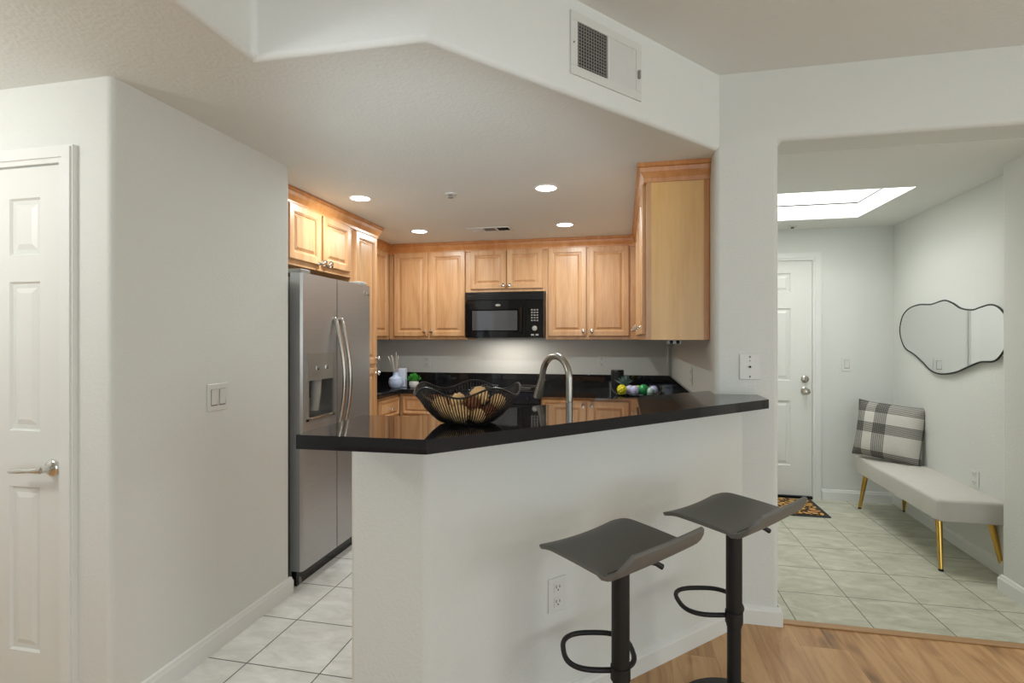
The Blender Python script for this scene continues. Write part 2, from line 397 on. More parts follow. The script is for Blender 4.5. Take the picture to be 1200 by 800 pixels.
window('window_2', 'y', -.7, 1.1, .55, 2.15, 3.49)
# ceilings: low soffit over the kitchen and hall, high over the living side, entry with a skylight shaft
S1, S2, S3 = (-1.18, 1.497), (-.589, 1.503), (.455, 2.69)
low = [(-3.4, -3.6), (-1.18, -3.6), S1, S2, S3, (.60, 2.70), (.60, 5.2), (-3.4, 5.2)]
struct(MB().prism(low, ZK, 2.75).build('ceiling_kitchen', 'ceiling_paint', bevel=.02, seg=3))
struct(MB().box(-1.3, 3.5, -3.6, 2.80, ZD, 2.75).build('ceiling', 'ceiling_paint'))
sx0, sx1, sy0, sy1 = .86, 1.755, 3.665, 4.49
ce = MB(); ce.box(.5, sx0, 2.885, 5.0, ZE, 2.40).box(sx1, 2.5, 2.885, 5.0, ZE, 2.40).box(sx0, sx1, 2.885, sy0, ZE, 2.40).box(sx0, sx1, sy1, 5.0, ZE, 2.40)
struct(ce.build('ceiling_entry', 'ceiling_paint'))
sh_ = MB(); t = .04
sh_.box(sx0-t, sx0, sy0-t, sy1+t, 2.39, 2.86).box(sx1, sx1+t, sy0-t, sy1+t, 2.39, 2.86).box(sx0, sx1, sy0-t, sy0, 2.39, 2.86).box(sx0, sx1, sy1, sy1+t, 2.39, 2.86)
sk = struct(sh_.build('window_3', 'trim_white'))
MB().box(sx0-t, sx1+t, sy0-t, sy1+t, 2.86, 2.88).build('skylight_pane', 'sky_pane', sk)

# baseboards: profile swept along a line in plan (room on the right-hand side of travel)
def baseboard(name, pts, h=.088, th=.014, closed_ends=True):
    prof = [(0, 0), (th, 0), (th, h*.74), (th*.72, h*.82), (th*.55, h*.95), (0, h)]
    rs = []
    P = [Vector((x, y)) for x, y in pts]
    for i, p in enumerate(P):
        d0 = (P[i]-P[i-1]).normalized() if i else (P[1]-P[0]).normalized()
        d1 = (P[i+1]-P[i]).normalized() if i < len(P)-1 else d0
        n0 = Vector((d0.y, -d0.x)); n1 = Vector((d1.y, -d1.x)); n = (n0+n1); n = n/max(.2, n.dot(n0)) if n.length > 1e-6 else n0
        rs.append([(p.x+n.x*o, p.y+n.y*o, z) for o, z in prof])
    return struct(MB().rings(rs).build(name, 'trim_white'))
baseboard('baseboard_left', [(-2.0, 2.48), (LW, 2.48), (LW, 1.486), (-1.86, 1.486)][::-1][1:] if False else [(LW, 1.486), (LW, 2.48), (-1.80, 2.48)])
baseboard('baseboard_pony', [(-.855, 1.66), (-.855, 1.53), (-.595, 1.53), (.555, 2.68), (.715, 2.68), (.715, 2.90), (.56, 2.90)])
baseboard('baseboard_entry_back', [(1.63, 4.87), (2.165, 4.87)][::1])
baseboard('baseboard_entry_right', [(2.168, 4.86), (2.102, 3.30)])
baseboard('baseboard_stub', [(2.10, 3.30), (1.984, 3.30), (1.984, 2.91)])

# ------------------------------------------------------------------ six-panel doors
def slab(w, h, t, panels):
    """front at y=0 facing -y, back at y=t; panels are (x0,x1,z0,z1)"""
    m_ = MB()
    xs = sorted({0, w, *[p[0] for p in panels], *[p[1] for p in panels]}); zs = sorted({0, h, *[p[2] for p in panels], *[p[3] for p in panels]})
    for i in range(len(xs)-1):
        for j in range(len(zs)-1):
            x0, x1, z0, z1 = xs[i], xs[i+1], zs[j], zs[j+1]
            if any(abs(p[0]-x0) < 1e-5 and abs(p[1]-x1) < 1e-5 and p[2] <= z0+1e-5 and p[3] >= z1-1e-5 for p in panels): continue
            m_.add([(x0, 0, z0), (x1, 0, z0), (x1, 0, z1), (x0, 0, z1)], [(0, 1, 2, 3)])
    for x0, x1, z0, z1 in panels:
        rs = [[(x0+o, d, z0+o), (x1-o, d, z0+o), (x1-o, d, z1-o), (x0+o, d, z1-o)] for o, d in ((0, 0), (.007, .009), (.016, .010), (.040, .002))]
        m_.rings(rs, cap0=False)
    m_.add([(0, 0, 0), (w, 0, 0), (w, 0, h), (0, 0, h), (0, t, 0), (w, t, 0), (w, t, h), (0, t, h)], [(4, 7, 6, 5), (0, 4, 5, 1), (3, 2, 6, 7), (0, 3, 7, 4), (1, 5, 6, 2)])
    return m_
def casing(parent_name, x0, x1, z1, y, w=.062, th=.017):
    m_ = MB()
    def u_shape(i_, o_, ya, yb):      # i_: inner offset, o_: outer offset from the opening
        out = [(x0-o_, 0), (x0-i_, 0), (x0-i_, z1+i_), (x1+i_, z1+i_), (x1+i_, 0), (x1+o_, 0), (x1+o_, z1+o_), (x0-o_, z1+o_)]
        q = [(0, 1, 2, 7), (7, 2, 3, 6), (3, 4, 5, 6)]; n = 8
        vs = [(x, ya, z) for x, z in out]+[(x, yb, z) for x, z in out]
        m_.add(vs, q+[tuple(n+k for k in f[::-1]) for f in q]+[(k, n+k, n+(k+1) % n, (k+1) % n) for k in range(n)])
    u_shape(0, w, y-th, y+.004); u_shape(w*.30, w-.007, y-th-.006, y-th+.001)
    return struct(m_.build(parent_name, 'trim_white'))
# hall closet door on the left
dw = .605; dx = -1.943-dw
d1 = struct(slab(dw, 1.953, .03, [(.117, .257, .22, .81), (.374, .514, .22, .81), (.117, .257, 1.01, 1.545), (.374, .514, 1.01, 1.545), (.117, .257, 1.64, 1.845), (.374, .514, 1.64, 1.845)]).build('door_1', 'door_white', loc=(dx, 1.478, .01)))
casing('trim_1', dx-.004, -1.939, 1.969, 1.486, w=.06)
hl = MB(); hl.lathe([(.031, 0), (.031, .006), (.026, .012), (.013, .016), (.012, .045)], (0, 0, 0), '-y', 24)
hl.tube([(0, -.040, 0), (-.02, -.048, 0), (-.045, -.050, -.002), (-.08, -.050, -.004), (-.128, -.048, -.008)], [.013, .011, .008, .010, .0085], 10)
hl.build('door_handle', 'chrome', d1, smooth=True, loc=(dw-.030, 0, .885))
MB().box(dw-.002, dw+.001, -.001, .02, .86, .92).build('latch_plate', 'nickel', d1)
# entry door
ew = .905; ex = 1.553-ew
d2 = struct(slab(ew, 1.985, .035, [(.165, .40, .25, .80), (.505, .74, .25, .80), (.165, .40, .97, 1.585), (.505, .74, .97, 1.585), (.165, .40, 1.72, 1.885), (.505, .74, 1.72, 1.885)]).build('door_2', 'door_white', loc=(ex, 4.862, .025)))
casing('trim_2', ex-.004, 1.557, 2.014, 4.87, w=.066)
kn = MB(); kn.lathe([(.033, 0), (.033, .005), (.026, .010), (.012, .014), (.011, .035), (.022, .042), (.028, .055), (.024, .068), (.008, .074)], (0, 0, 0), '-y', 20)
kn.build('door_knob', 'nickel', d2, smooth=True, loc=(ew-.055, 0, .885))
db = MB(); db.lathe([(.031, 0), (.031, .006), (.024, .014), (.010, .018)], (0, 0, 0), '-y', 20); db.box(-.006, .006, -.030, -.012, -.016, .016)
db.build('deadbolt', 'nickel', d2, smooth=True, loc=(ew-.055, 0, .985))
MB().box(ex, 1.553, 4.84, 4.866, 0.0, .022).build('door_sill', 'black_plastic', struct(bpy.data.objects['trim_2']))

# ------------------------------------------------------------------ ceiling lamps and fittings
def downlight(x, y, label, first=None):
    t_ = thing('recessed_light', label, 'ceiling light', (x, y, ZK), 0, 'recessed ceiling lights')
    MB().lathe([(.062, -.0005), (.062, -.004), (.078, -.005), (.084, -.0005)], (0, 0, 0), 'z', 32).build('trim_ring', 'trim_white', t_, smooth=True)
    MB().lathe([(.001, -.003), (.0615, -.003), (.0615, -.0005), (.001, -.0005)], (0, 0, 0), 'z', 32).build('lens', 'lamp_glow', t_)
    l = area('lamp', (0, 0, -.008), (0, 0, 0), .12, P_CAN, (.92, 1, .99), shape='DISK'); l.parent = t_
for x, y, lb in ((-1.667, 3.113, 'round recessed light in front of the refrigerator cabinet crown'),
                 (-1.69, 4.175, 'small round recessed light near the back corner cabinet, left of the ceiling vent'),
                 (-.458, 3.135, 'largest looking round recessed light, above the kitchen faucet'),
                 (-.459, 4.173, 'small round recessed light right of the ceiling vent, near the back cabinets')):
    downlight(x, y, lb)
sp_ = thing('sprinkler_head', 'small white fire sprinkler on the kitchen ceiling between the two nearer recessed lights', 'sprinkler', (-1.063, 3.14, ZK))
MB().lathe([(.036, -.0005), (.034, -.006), (.018, -.009), (.016, -.0005)], (0, 0, 0), 'z', 20).build('escutcheon', 'plate_white', sp_, smooth=True)
MB().lathe([(.008, -.009), (.008, -.02), (.018, -.022), (.018, -.026), (.004, -.027)], (0, 0, 0), 'z', 14).build('deflector', 'grille_grey', sp_, smooth=True)
se = thing('smoke_sensor', 'tiny white sprinkler cover on the entry ceiling in front of the door', 'sprinkler', (1.361, 4.72, ZE))
MB().lathe([(.034, -.0005), (.032, -.008), (.016, -.011), (.014, -.0005)], (0, 0, 0), 'z', 20).build('escutcheon', 'plate_white', se, smooth=True)
MB().lathe([(.010, -.011), (.014, -.022), (.003, -.024)], (0, 0, 0), 'z', 14).build('deflector', 'plate_grey_shade', se, smooth=True)
cv = thing('ceiling_vent', 'white three-section air vent in the kitchen ceiling', 'vent', (-1.08, 4.205, ZK))
fr = MB(); fr.box(-.18, .18, -.075, -.055, -.008, -.0005).box(-.18, .18, .055, .075, -.008, -.0005)
for a in (-.18, -.07, .045, .16): fr.box(a, a+.02, -.055, .055, -.008, -.0005)
fr.build('frame', 'plate_white', cv, bevel=.002)
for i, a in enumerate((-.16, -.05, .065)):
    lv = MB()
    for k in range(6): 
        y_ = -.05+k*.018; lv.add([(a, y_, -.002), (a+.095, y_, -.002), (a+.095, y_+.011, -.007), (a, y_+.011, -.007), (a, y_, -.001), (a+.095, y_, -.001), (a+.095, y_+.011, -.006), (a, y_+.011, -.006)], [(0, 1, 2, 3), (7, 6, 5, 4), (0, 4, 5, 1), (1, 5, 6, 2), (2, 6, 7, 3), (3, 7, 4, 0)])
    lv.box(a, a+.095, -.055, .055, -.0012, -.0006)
    lv.build('louver_section', ('plate_white', 'plate_grey_shade', 'dark_void')[i], cv)  # white louvers; the shade on each section is put into its colour

# return-air register on the 45 degree soffit
va = math.atan2(S3[1]-S2[1], S3[0]-S2[0])
rv = thing('air_register', 'white rectangular air register high on the angled soffit', 'vent', (-.196, 1.949, 2.335), va)
RW, RH = .398, .236
fr = MB(); fr.box(0, RW, -.008, 0, 0, .034).box(0, RW, -.008, 0, RH-.034, RH).box(0, .034, -.008, 0, .034, RH-.034).box(RW-.034, RW, -.008, 0, .034, RH-.034).box(.196, .208, -.008, 0, .034, RH-.034)
fr.build('frame', 'plate_white', rv, bevel=.002)
MB().box(.034, RW-.034, -.0015, -.0005, .034, RH-.034).build('backing', 'dark_void', rv)  # dark sheet standing in for the shade in the gaps behind grille and louvers
lv = MB()
for k in range(12): x_ = .040+k*.0135; lv.box(x_, x_+.0022, -.006, -.0015, .034, RH-.034)
for k in range(13): z_ = .042+k*.0125; lv.box(.034, .196, -.0045, -.0018, z_, z_+.0022)
lv.build('grille', 'grille_grey', rv)
lv = MB()
for k in range(10):
    x_ = .209+k*.0155
    lv.prism([(x_, -.0015), (x_+.012, -.0075), (x_+.0128, -.0075), (x_+.0128, -.0015)], .034, RH-.034)
lv.build('louver', 'plate_white', rv)
MB().box(.372, .380, -.02, -.008, .085, .12).build('lever', 'grille_grey', rv, bevel=.002)
for z_ in (.118,): MB().lathe([(.004, 0), (.003, .002)], (.014, -.008, z_), '-y', 10).build('screw', 'plate_grey_shade', rv)

# ------------------------------------------------------------------ switches and outlets: front faces -y, origin at centre of plate on the wall
def plate(name, label, cat, loc, rz, kind, w=.075, h=.118, group=None):
    t_ = thing(name, label, cat, loc, rz, group)
    MB().box(-w/2, w/2, -.006, -.0003, -h/2, h/2).build('cover_plate', 'plate_white', t_, bevel=.003)
    if kind == 'outlet':
        for z_ in (.026, -.026):
            s_ = MB().box(-.017, .017, -.0085, -.006, z_-.017, z_+.017).build('socket', 'plate_white', t_, bevel=.002)
            MB().box(-.009, -.006, -.0088, -.0083, z_-.002, z_+.009).box(.006, .009, -.0088, -.0083, z_-.002, z_+.008).box(-.002, .003, -.0088, -.0083, z_-.011, z_-.006).build('slots', 'dark_void', s_)
    elif kind.startswith('rocker'):
        n = int(kind[-1])
        for i in range(n):
            cx_ = (i-(n-1)/2)*.046
            MB().box(cx_-.0185, cx_+.0185, -.0072, -.006, -.036, .036).build('switch_frame', 'plate_grey_shade', t_)
            MB().add([(cx_-.0165, -.007, -.034), (cx_+.0165, -.007, -.034), (cx_+.0165, -.0115, .034), (cx_-.0165, -.0115, .034), (cx_-.0165, -.006, -.034), (cx_+.0165, -.006, -.034), (cx_+.0165, -.006, .034), (cx_-.0165, -.006, .034)],
                     [(0, 1, 2, 3), (4, 7, 6, 5), (0, 4, 5, 1), (1, 5, 6, 2), (2, 6, 7, 3), (3, 7, 4, 0)]).build('rocker', 'plate_white', t_, bevel=.001)
    elif kind == 'coax':
        MB().lathe([(.005, 0), (.005, .006), (.003, .008)], (0, -.006, 0), '-y', 12).build('jack', 'dark_void', t_)
        for z_, r_ in ((.047, .0045), (.028, .003), (-.047, .0045)): MB().lathe([(r_, 0), (r_*.7, .002)], (0, -.006, z_), '-y', 10).build('screw', 'plate_grey_shade', t_)
    return t_
plate('light_switch', 'white double rocker light switch on the hallway wall between closet door and refrigerator', 'switch', (LW, 1.971, 1.097), PI/2, 'rocker2', w=.118, h=.118)
plate('light_switch', 'white single rocker light switch beside the entry door', 'switch', (1.82, 4.87, 1.14), 0, 'rocker1')
plate('power_outlet', 'white outlet on the bar wall, left of the stools', 'outlet', (-.2375, 1.8875, .43), PI/4, 'outlet', w=.080, h=.122)
plate('power_outlet', 'white outlet above the black backsplash, over the potted plant', 'outlet', (-1.96, BW, 1.118), 0, 'outlet')
plate('power_outlet', 'white outlet on the back wall above the black canister', 'outlet', (-.206, BW, 1.135), 0, 'outlet')
plate('power_outlet', 'white outlet on the kitchen side wall, seen edge-on under the end cabinet', 'outlet', (.43, 3.56, 1.11), -PI/2, 'outlet')
plate('power_outlet', 'white outlet low on the entry wall just above the bench', 'outlet', (2.1195, 3.76, .49), -PI/2+.042, 'outlet', h=.10)
plate('cable_plate', 'square white cable plate with dark centre jack on the column', 'wall plate', (.586, 2.68, 1.218), 0, 'coax', w=.092, h=.122)

# ------------------------------------------------------------------ cabinets
def door_mesh(w, h, t_=.020, fr_=.055):
    k = min(1, w/.30, h/.30); f2 = fr_*k
    m_ = MB()
    prof = [(0, 0), (0, -t_+.004), (.004, -t_), (f2-.012, -t_), (f2-.008, -t_+.004), (f2-.003, -t_+.005), (f2, -t_+.013), (f2+.006, -t_+.013), (f2+.024*k, -t_+.003)]
    m_.rings([[(o, y, o), (w-o, y, o), (w-o, y, h-o), (o, y, h-o)] for o, y in prof])
    return m_
def knob(parent, loc, k=1.2):
    MB().lathe([(r_*k, h_*k) for r_, h_ in ((.008, 0), (.006, .003), (.005, .012), (.012, .018), (.0145, .023), (.012, .028), (.004, .030))], (0, 0, 0), '-y', 14).build('knob', 'chrome', parent, smooth=True, loc=loc)
def cabinet(label, loc, rz, w, depth, h, fronts, group, toe=0, cat='cabinet', name='wall_cabinet', kk=1.2):
    """fronts: (kind, x, z, w, h, knob_x, knob_z) in the cabinet's own frame, front at y=0"""
    t_ = thing(name, label, cat, loc, rz, group)
    bd = MB().box(0, w, 0, depth, toe, h)
    if toe: bd.box(.0, w, .07, depth, 0, toe)
    bd.build('body', 'maple', t_, bevel=.0015)
    for kd, x, z, dw_, dh_, kx, kz in fronts:
        o = door_mesh(dw_, dh_).build(kd, 'maple', t_, loc=(x, -.0005, z))
        if kx is not None: knob(o, (kx-x, -.020, kz-z), kk)
    return t_
CB = 1.345; CH = 2.20-CB
YB = 4.74     # carcass front of the back run
cab_g, base_g = 'maple wall cabinets', 'maple base cabinets'
cabinet('maple wall cabinet with two tall doors left of the microwave', (-2.2295, YB, CB), 0, .7895, BW-YB, CH,
        [('door', .0565, .03, .345, .80, .3745, .075), ('door', .4195, .03, .352, .80, .4445, .075)], cab_g)
cabinet('short two-door maple cabinet directly above the microwave', (-1.44, YB, 1.785), 0, .745, BW-YB, 2.20-1.785,
        [('door', .034, .028, .344, .362, .352, .06), ('door', .386, .028, .333, .362, .412, .06)], cab_g)
cabinet('maple wall cabinet with two tall doors right of the microwave', (-.695, YB, CB), 0, .815, BW-YB, CH,
        [('door', .021, .03, .346, .80, .34, .075), ('door', .389, .03, .350, .80, .415, .075)], cab_g)
XL = -2.23
cabinet('maple corner wall cabinet mostly hidden behind the tall pantry cabinet', (XL, 3.945, CB), PI/2, .79, XL-KL, CH,
        [('door', .03, .03, .34, .80, .345, .075), ('door', .40, .03, .34, .80, .42, .075)], cab_g)
# run on the right wall, its plain end turned to the camera
rc = cabinet('maple wall cabinet with plain yellow end panel beside the white column', (.115, 4.735, CB), -PI/2, 1.90, .313, CH,
        [('door', .35, .03, .36, .80, .385, .075), ('door', .73, .03, .36, .80, 1.065, .075), ('door', 1.11, .03, .36, .80, 1.145, .075), ('door', 1.49, .03, .36, .80, 1.525, .075)], cab_g)
MB().box(1.9, 1.905, .025, .285, .0, CH-.03).build('end_panel', 'maple_ply', rc)
MB().box(1.9, 1.908, .285, .313, .0, CH-.03).build('filler_strip', 'maple_crown', rc)
MB().box(1.9, 1.9065, 0, .025, .0, CH-.03).build('face_stile', 'maple', rc)
# over the refrigerator, and the tall pantry cabinet
XF = -1.97
cabinet('maple cabinet above the refrigerator, two small doors with big chrome knobs', (XF, 2.50, 1.80), PI/2, 1.035, XF-KL, 2.20-1.80,
        [('door', .285, .035, .34, .335, .60, .045), ('door', .650, .035, .35, .335, .675, .045)], cab_g, kk=1.7)
cabinet('tall maple pantry cabinet between refrigerator and back corner', (XF, 3.535, 0), PI/2, .41, XF-KL, 2.20,
        [('door', .05, 1.15, .335, 1.01, .365, 1.195), ('door', .05, .12, .335, 1.00, .365, 1.075)], None, toe=.10, cat='cabinet', name='pantry_cabinet')
# base cabinets
ZC = .90
cabinet('maple base cabinet with drawer below the blue-white vase', (-1.98, 3.95, 0), PI/2, .46, .565, ZC-.042,
        [('drawer', .03, .68, .40, .155, .23, .755), ('door', .03, .12, .40, .54, .40, .60)], base_g, toe=.1, name='base_cabinet')
cabinet('maple base cabinet left of the black range, behind the wire bowl', (-1.975, 4.42, 0), 0, .520, .615, ZC-.042,
        [('drawer', .03, .68, .465, .155, .26, .755), ('door', .03, .12, .465, .54, .45, .60)], base_g, toe=.1, name='base_cabinet')
cabinet('maple base cabinet right of the black range', (-.69, 4.42, 0), 0, .50, .615, ZC-.042,
        [('drawer', .015, .68, .45, .155, .24, .755), ('door', .015, .12, .45, .54, .05, .60)], base_g, toe=.1, name='base_cabinet')
cabinet('long maple base cabinet along the kitchen side wall below the glass tray', (-.18, 4.41, 0), -PI/2, 1.42, .605, ZC-.042,
        [('drawer', .03+i*.46, .68, .43, .155, .245+i*.46, .755) for i in range(3)]+[('door', .03+i*.46, .12, .43, .54, .07+i*.46, .60) for i in range(3)], base_g, toe=.1, name='base_cabinet')
s45 = math.sqrt(.5)
# sink base stands behind the pony wall, doors turned to the kitchen
sc_ = cabinet('maple sink cabinet behind the bar wall, under the faucet', (-.225, 2.955, 0), PI+PI/4, .95, .585, ZC-.042,
        [('door', .04, .12, .42, .70, .42, .60), ('door', .49, .12, .42, .70, .53, .60)], base_g, toe=.1, name='base_cabinet')

# crown molding following the tops of all wall cabinets
path = [Vector(p) for p in ((XF, 2.49), (XF, 3.945), (XL, 3.945), (XL, YB), (.115, YB), (.115, 2.833), (.428, 2.833))]
prof = [(0, 2.165), (.012, 2.165), (.014, 2.185), (.020, 2.197), (.030, 2.215), (.036, 2.235), (.046, 2.240), (.046, ZK-.001), (0, ZK-.001)]
rs = []
for i, p in enumerate(path):
    a = (path[i]-path[i-1]).normalized() if i else (path[1]-path[0]).normalized()
    c_ = (path[i+1]-path[i]).normalized() if i < len(path)-1 else a
    n0, n1 = Vector((a.y, -a.x)), Vector((c_.y, -c_.x)); n = n0+n1; n = n/n.dot(n0)
    rs.append([(p.x+n.x*o, p.y+n.y*o, z) for o, z in prof])
tag(MB().rings(rs).build('crown_molding', 'maple_crown'), 'darker honey crown molding along the tops of the kitchen cabinets', 'molding')

# ------------------------------------------------------------------ worktops
# raised bar
BT = [(-.888, 1.297), (-.508, 1.303), (.622, 2.485), (.622, 2.678), (.428, 2.678), (.428, 2.838), (-.72, 1.684), (-.888, 1.684)]
tag(MB().prism(BT, 1.0455, 1.085).build('bar_counter', 'granite'), 'black polished granite bar top on the white angled half wall', 'countertop')
# kitchen worktops, one each side of the range
tag(MB().prism([(KL+.002, 3.947), (-1.95, 3.947), (-1.95, 4.39), (-1.455, 4.39), (-1.455, BW-.002), (KL+.002, BW-.002)], ZC-.04, ZC).build('countertop', 'granite', bevel=.003),
    'black granite counter left of the range, in the pantry corner', 'countertop')
hole = [(-.60, 2.52), (-.30, 2.82), (-.08, 2.60), (-.38, 2.30)]
def top_with_sink():
    me = bmesh.new()
    out = [(-.66, 1.672), (.428, 2.76), (.428, BW-.002), (-.688, BW-.002), (-.688, 4.39), (-.21, 4.39), (-.21, 2.98), (-.84, 2.35), (-.84, 1.672)]
    vo = [me.verts.new((x, y, ZC)) for x, y in out]; vi = [me.verts.new((x, y, ZC)) for x, y in hole]
    es = [me.edges.new((l[i], l[(i+1) % len(l)])) for l in (vo, vi) for i in range(len(l))]
    bmesh.ops.triangle_fill(me, use_beauty=True, use_dissolve=False, edges=es)
    r = bmesh.ops.extrude_face_region(me, geom=list(me.faces))
    for v_ in r['geom']:
        if isinstance(v_, bmesh.types.BMVert): v_.co.z -= .04
    m_ = MB(); me.verts.index_update(); m_.add([v_.co for v_ in me.verts], [[v_.index for v_ in f.verts] for f in me.faces]); me.free(); return m_
tag(top_with_sink().build('countertop', 'granite'), 'black granite counter right of the range, running round to the sink behind the bar', 'countertop')
sk_ = MB()
def offs(d, z): 
    cx_ = sum(p[0] for p in hole)/4; cy_ = sum(p[1] for p in hole)/4
    return [(cx_+(x-cx_)*d, cy_+(y-cy_)*d, z) for x, y in hole]
sk_.rings([offs(.995, ZC-.003), offs(.97, ZC-.19), offs(.93, ZC-.2), offs(.90, ZC-.185), offs(.965, ZC-.003)][:2]+[offs(.9, ZC-.2)], cap0=False)
tag(sk_.build('sink_basin', 'stainless'), 'stainless steel sink basin set in the counter behind the bar', 'sink')
tag(MB().prism([(KL+.002, 3.95), (KL+.022, 3.95), (KL+.022, BW-.022), (.408, BW-.022), (.408, 2.86), (.428, 2.86), (.428, BW-.002), (KL+.002, BW-.002)], ZC+.0005, 1.012).build('backsplash', 'granite', bevel=.002),
    'low black granite backsplash strip running round the kitchen walls', 'backsplash')

# ------------------------------------------------------------------ refrigerator (front faces +x)
fx = -1.70; fy0, fy1, seam = 2.535, 3.325, 2.89
fr_ = thing('refrigerator', 'stainless steel side-by-side refrigerator with ice dispenser', 'refrigerator', (fx, fy0, 0), PI/2)
# own frame: x = along the front (world y), y = depth inwards, front at y=0
fw_ = fy1-fy0; sm_ = seam-fy0
MB().box(.006, fw_-.006, .075, .76, .03, 1.69).build('body', 'fridge_side', fr_, bevel=.006)
MB().box(.02, fw_-.02, .045, .10, .0, .085).build('kick_grille', 'black_plastic', fr_, bevel=.004)
fd = MB(); DX0, DX1, DZ0, DZ1 = .042, .318, .895, 1.27
def fdoor(x0, x1, z0, z1, hole_=None):
    """curved-edge fridge door; hole_ = recess opening"""
    m_ = MB(); r = .018
    m_.box(x0, x1, .012, .072, z0, z1)
    xs = [x0+.0, x1]; 
    if hole_:
        a, b_, c_, d_ = hole_
        for q in ((x0, a, z0, z1), (b_, x1, z0, z1), (a, b_, z0, c_), (a, b_, d_, z1)): m_.box(q[0], q[1], 0, .012, q[2], q[3])
    else: m_.box(x0, x1, 0, .012, z0, z1)
    return m_
lm = MB(); RZ1 = 1.125; RX0, RX1, RZ0 = DX0+.014, DX1-.014, DZ0+.012
lm.rings([[(.0, .012, z), (.012, .002, z), (.03, 0, z), (RX0, 0, z), (RX0, .072, z), (.0, .072, z)] for z in (.09, 1.71)])
lm.box(RX1, sm_-.004, 0, .072, .09, 1.71).box(RX0, RX1, 0, .072, .09, RZ0).box(RX0, RX1, 0, .072, RZ1, 1.71).box(RX0, RX1, .066, .072, RZ0, RZ1)
lf = lm.build('freezer_door', 'stainless', fr_)
rf = MB().rings([[(sm_+.004, 0, z), (fw_-.03, 0, z), (fw_-.012, .002, z), (fw_, .012, z), (fw_, .072, z), (sm_+.004, .072, z)] for z in (.09, 1.71)]).build('fresh_food_door', 'stainless', fr_)
# dispenser
dp = MB(); dp.box(DX0, DX1, -.007, -.0002, RZ1-.006, DZ1).box(DX0, RX0+.002, -.006, -.0002, DZ0, RZ1-.006).box(RX1-.002, DX1, -.006, -.0002, DZ0, RZ1-.006).box(DX0, DX1, -.006, -.0002, DZ0, RZ0+.002)
dp.build('dispenser_panel', 'panel_steel', lf)
MB().rings([[(RX0+.001, y, RZ0+.001), (RX1-.001, y, RZ0+.001), (RX1-.001, y, RZ1-.001), (RX0+.001, y, RZ1-.001)] for y in (.001, .0655)], cap0=False).build('dispenser_recess', 'fridge_side', lf)
MB().tube([((RX0+RX1)/2+.02, .045, RZ1-.004), ((RX0+RX1)/2+.02, .05, 1.03), ((RX0+RX1)/2+.02, .062, .94)], [.034, .032, .030], 12).build('dispenser_chute', 'grille_grey', lf, smooth=True)
MB().box(RX0+.02, RX0+.055, .02, .035, 1.02, 1.11).build('dispenser_paddle', 'black_plastic', lf, bevel=.004)
MB().box(RX0+.006, RX1-.006, -.02, .060, RZ0+.002, RZ0+.010).build('drip_tray', 'chrome', lf, bevel=.002)
for bx0 in (.125, .215): MB().box(bx0, bx0+.03, -.009, -.006, 1.175, 1.20).build('dispenser_button', 'chrome', lf, bevel=.002)
def fhandle(x, parent):
    pts = [(x, -.002, .735), (x, -.014, .745)]+[(x, -.018-.052*math.sin(PI*k/14), .76+(1.445-.76)*k/14) for k in range(15)]+[(x, -.014, 1.46), (x, -.002, 1.47)]
    MB().tube(pts, .0125, 10).build('handle', 'nickel', parent, smooth=True)
fhandle(sm_-.035, lf); fhandle(sm_+.035, rf)
MB().box(.02, .11, .02, .11, 1.7105, 1.735).build('hinge_cover', 'grille_grey', fr_, bevel=.006)
MB().box(fw_-.11, fw_-.02, .02, .11, 1.7105, 1.735).build('hinge_cover', 'grille_grey', fr_, bevel=.006)
MB().lathe([(.030, 0), (.012, .004), (.0, .004)][:2], (.03, .05, .0), 'x', 10).xf(Matrix.Identity(4)).build('roller_foot', 'chrome', fr_, loc=(0, 0, .03))
bd_ = MB().lathe([(.016, 0), (.016, .002)], (fw_-.085, 0, 1.655), '-y', 20).build('logo_badge', 'grille_grey', rf)
lg = MB(); cxg = fw_-.085
lg.tube([(cxg+.011*math.cos(a*PI/8+.35), -.0024, 1.655+.011*math.sin(a*PI/8+.35)) for a in range(14)], .0011, 6)
lg.box(cxg-.001, cxg+.001, -.0032, -.002, 1.649, 1.661).box(cxg, cxg+.006, -.0032, -.002, 1.649, 1.651).ball((cxg-.005, -.0022, 1.660), .0014, 8, 6)
lg.build('logo_mark', 'chrome', rf)
def text(s_, size, mat, parent, loc, rot=(PI/2, 0, 0), name='lettering'):
    cu = bpy.data.curves.new(name, 'FONT'); cu.body = s_; cu.size = size; cu.extrude = .0005; cu.materials.append(MATS[mat])
    o = bpy.data.objects.new(name, cu); C.objects.link(o); o.location = loc; o.rotation_euler = rot
    SC.view_layers[0].update()
    me = bpy.data.meshes.new_from_object(o.evaluated_get(bpy.context.evaluated_depsgraph_get()))
    bpy.data.objects.remove(o); q = bpy.data.objects.new(name, me); C.objects.link(q); q.location = loc; q.rotation_euler = rot
    if parent: q.parent = parent
    return q
text('LG', .032, 'chrome', rf, (fw_-.063, -.001, 1.644))

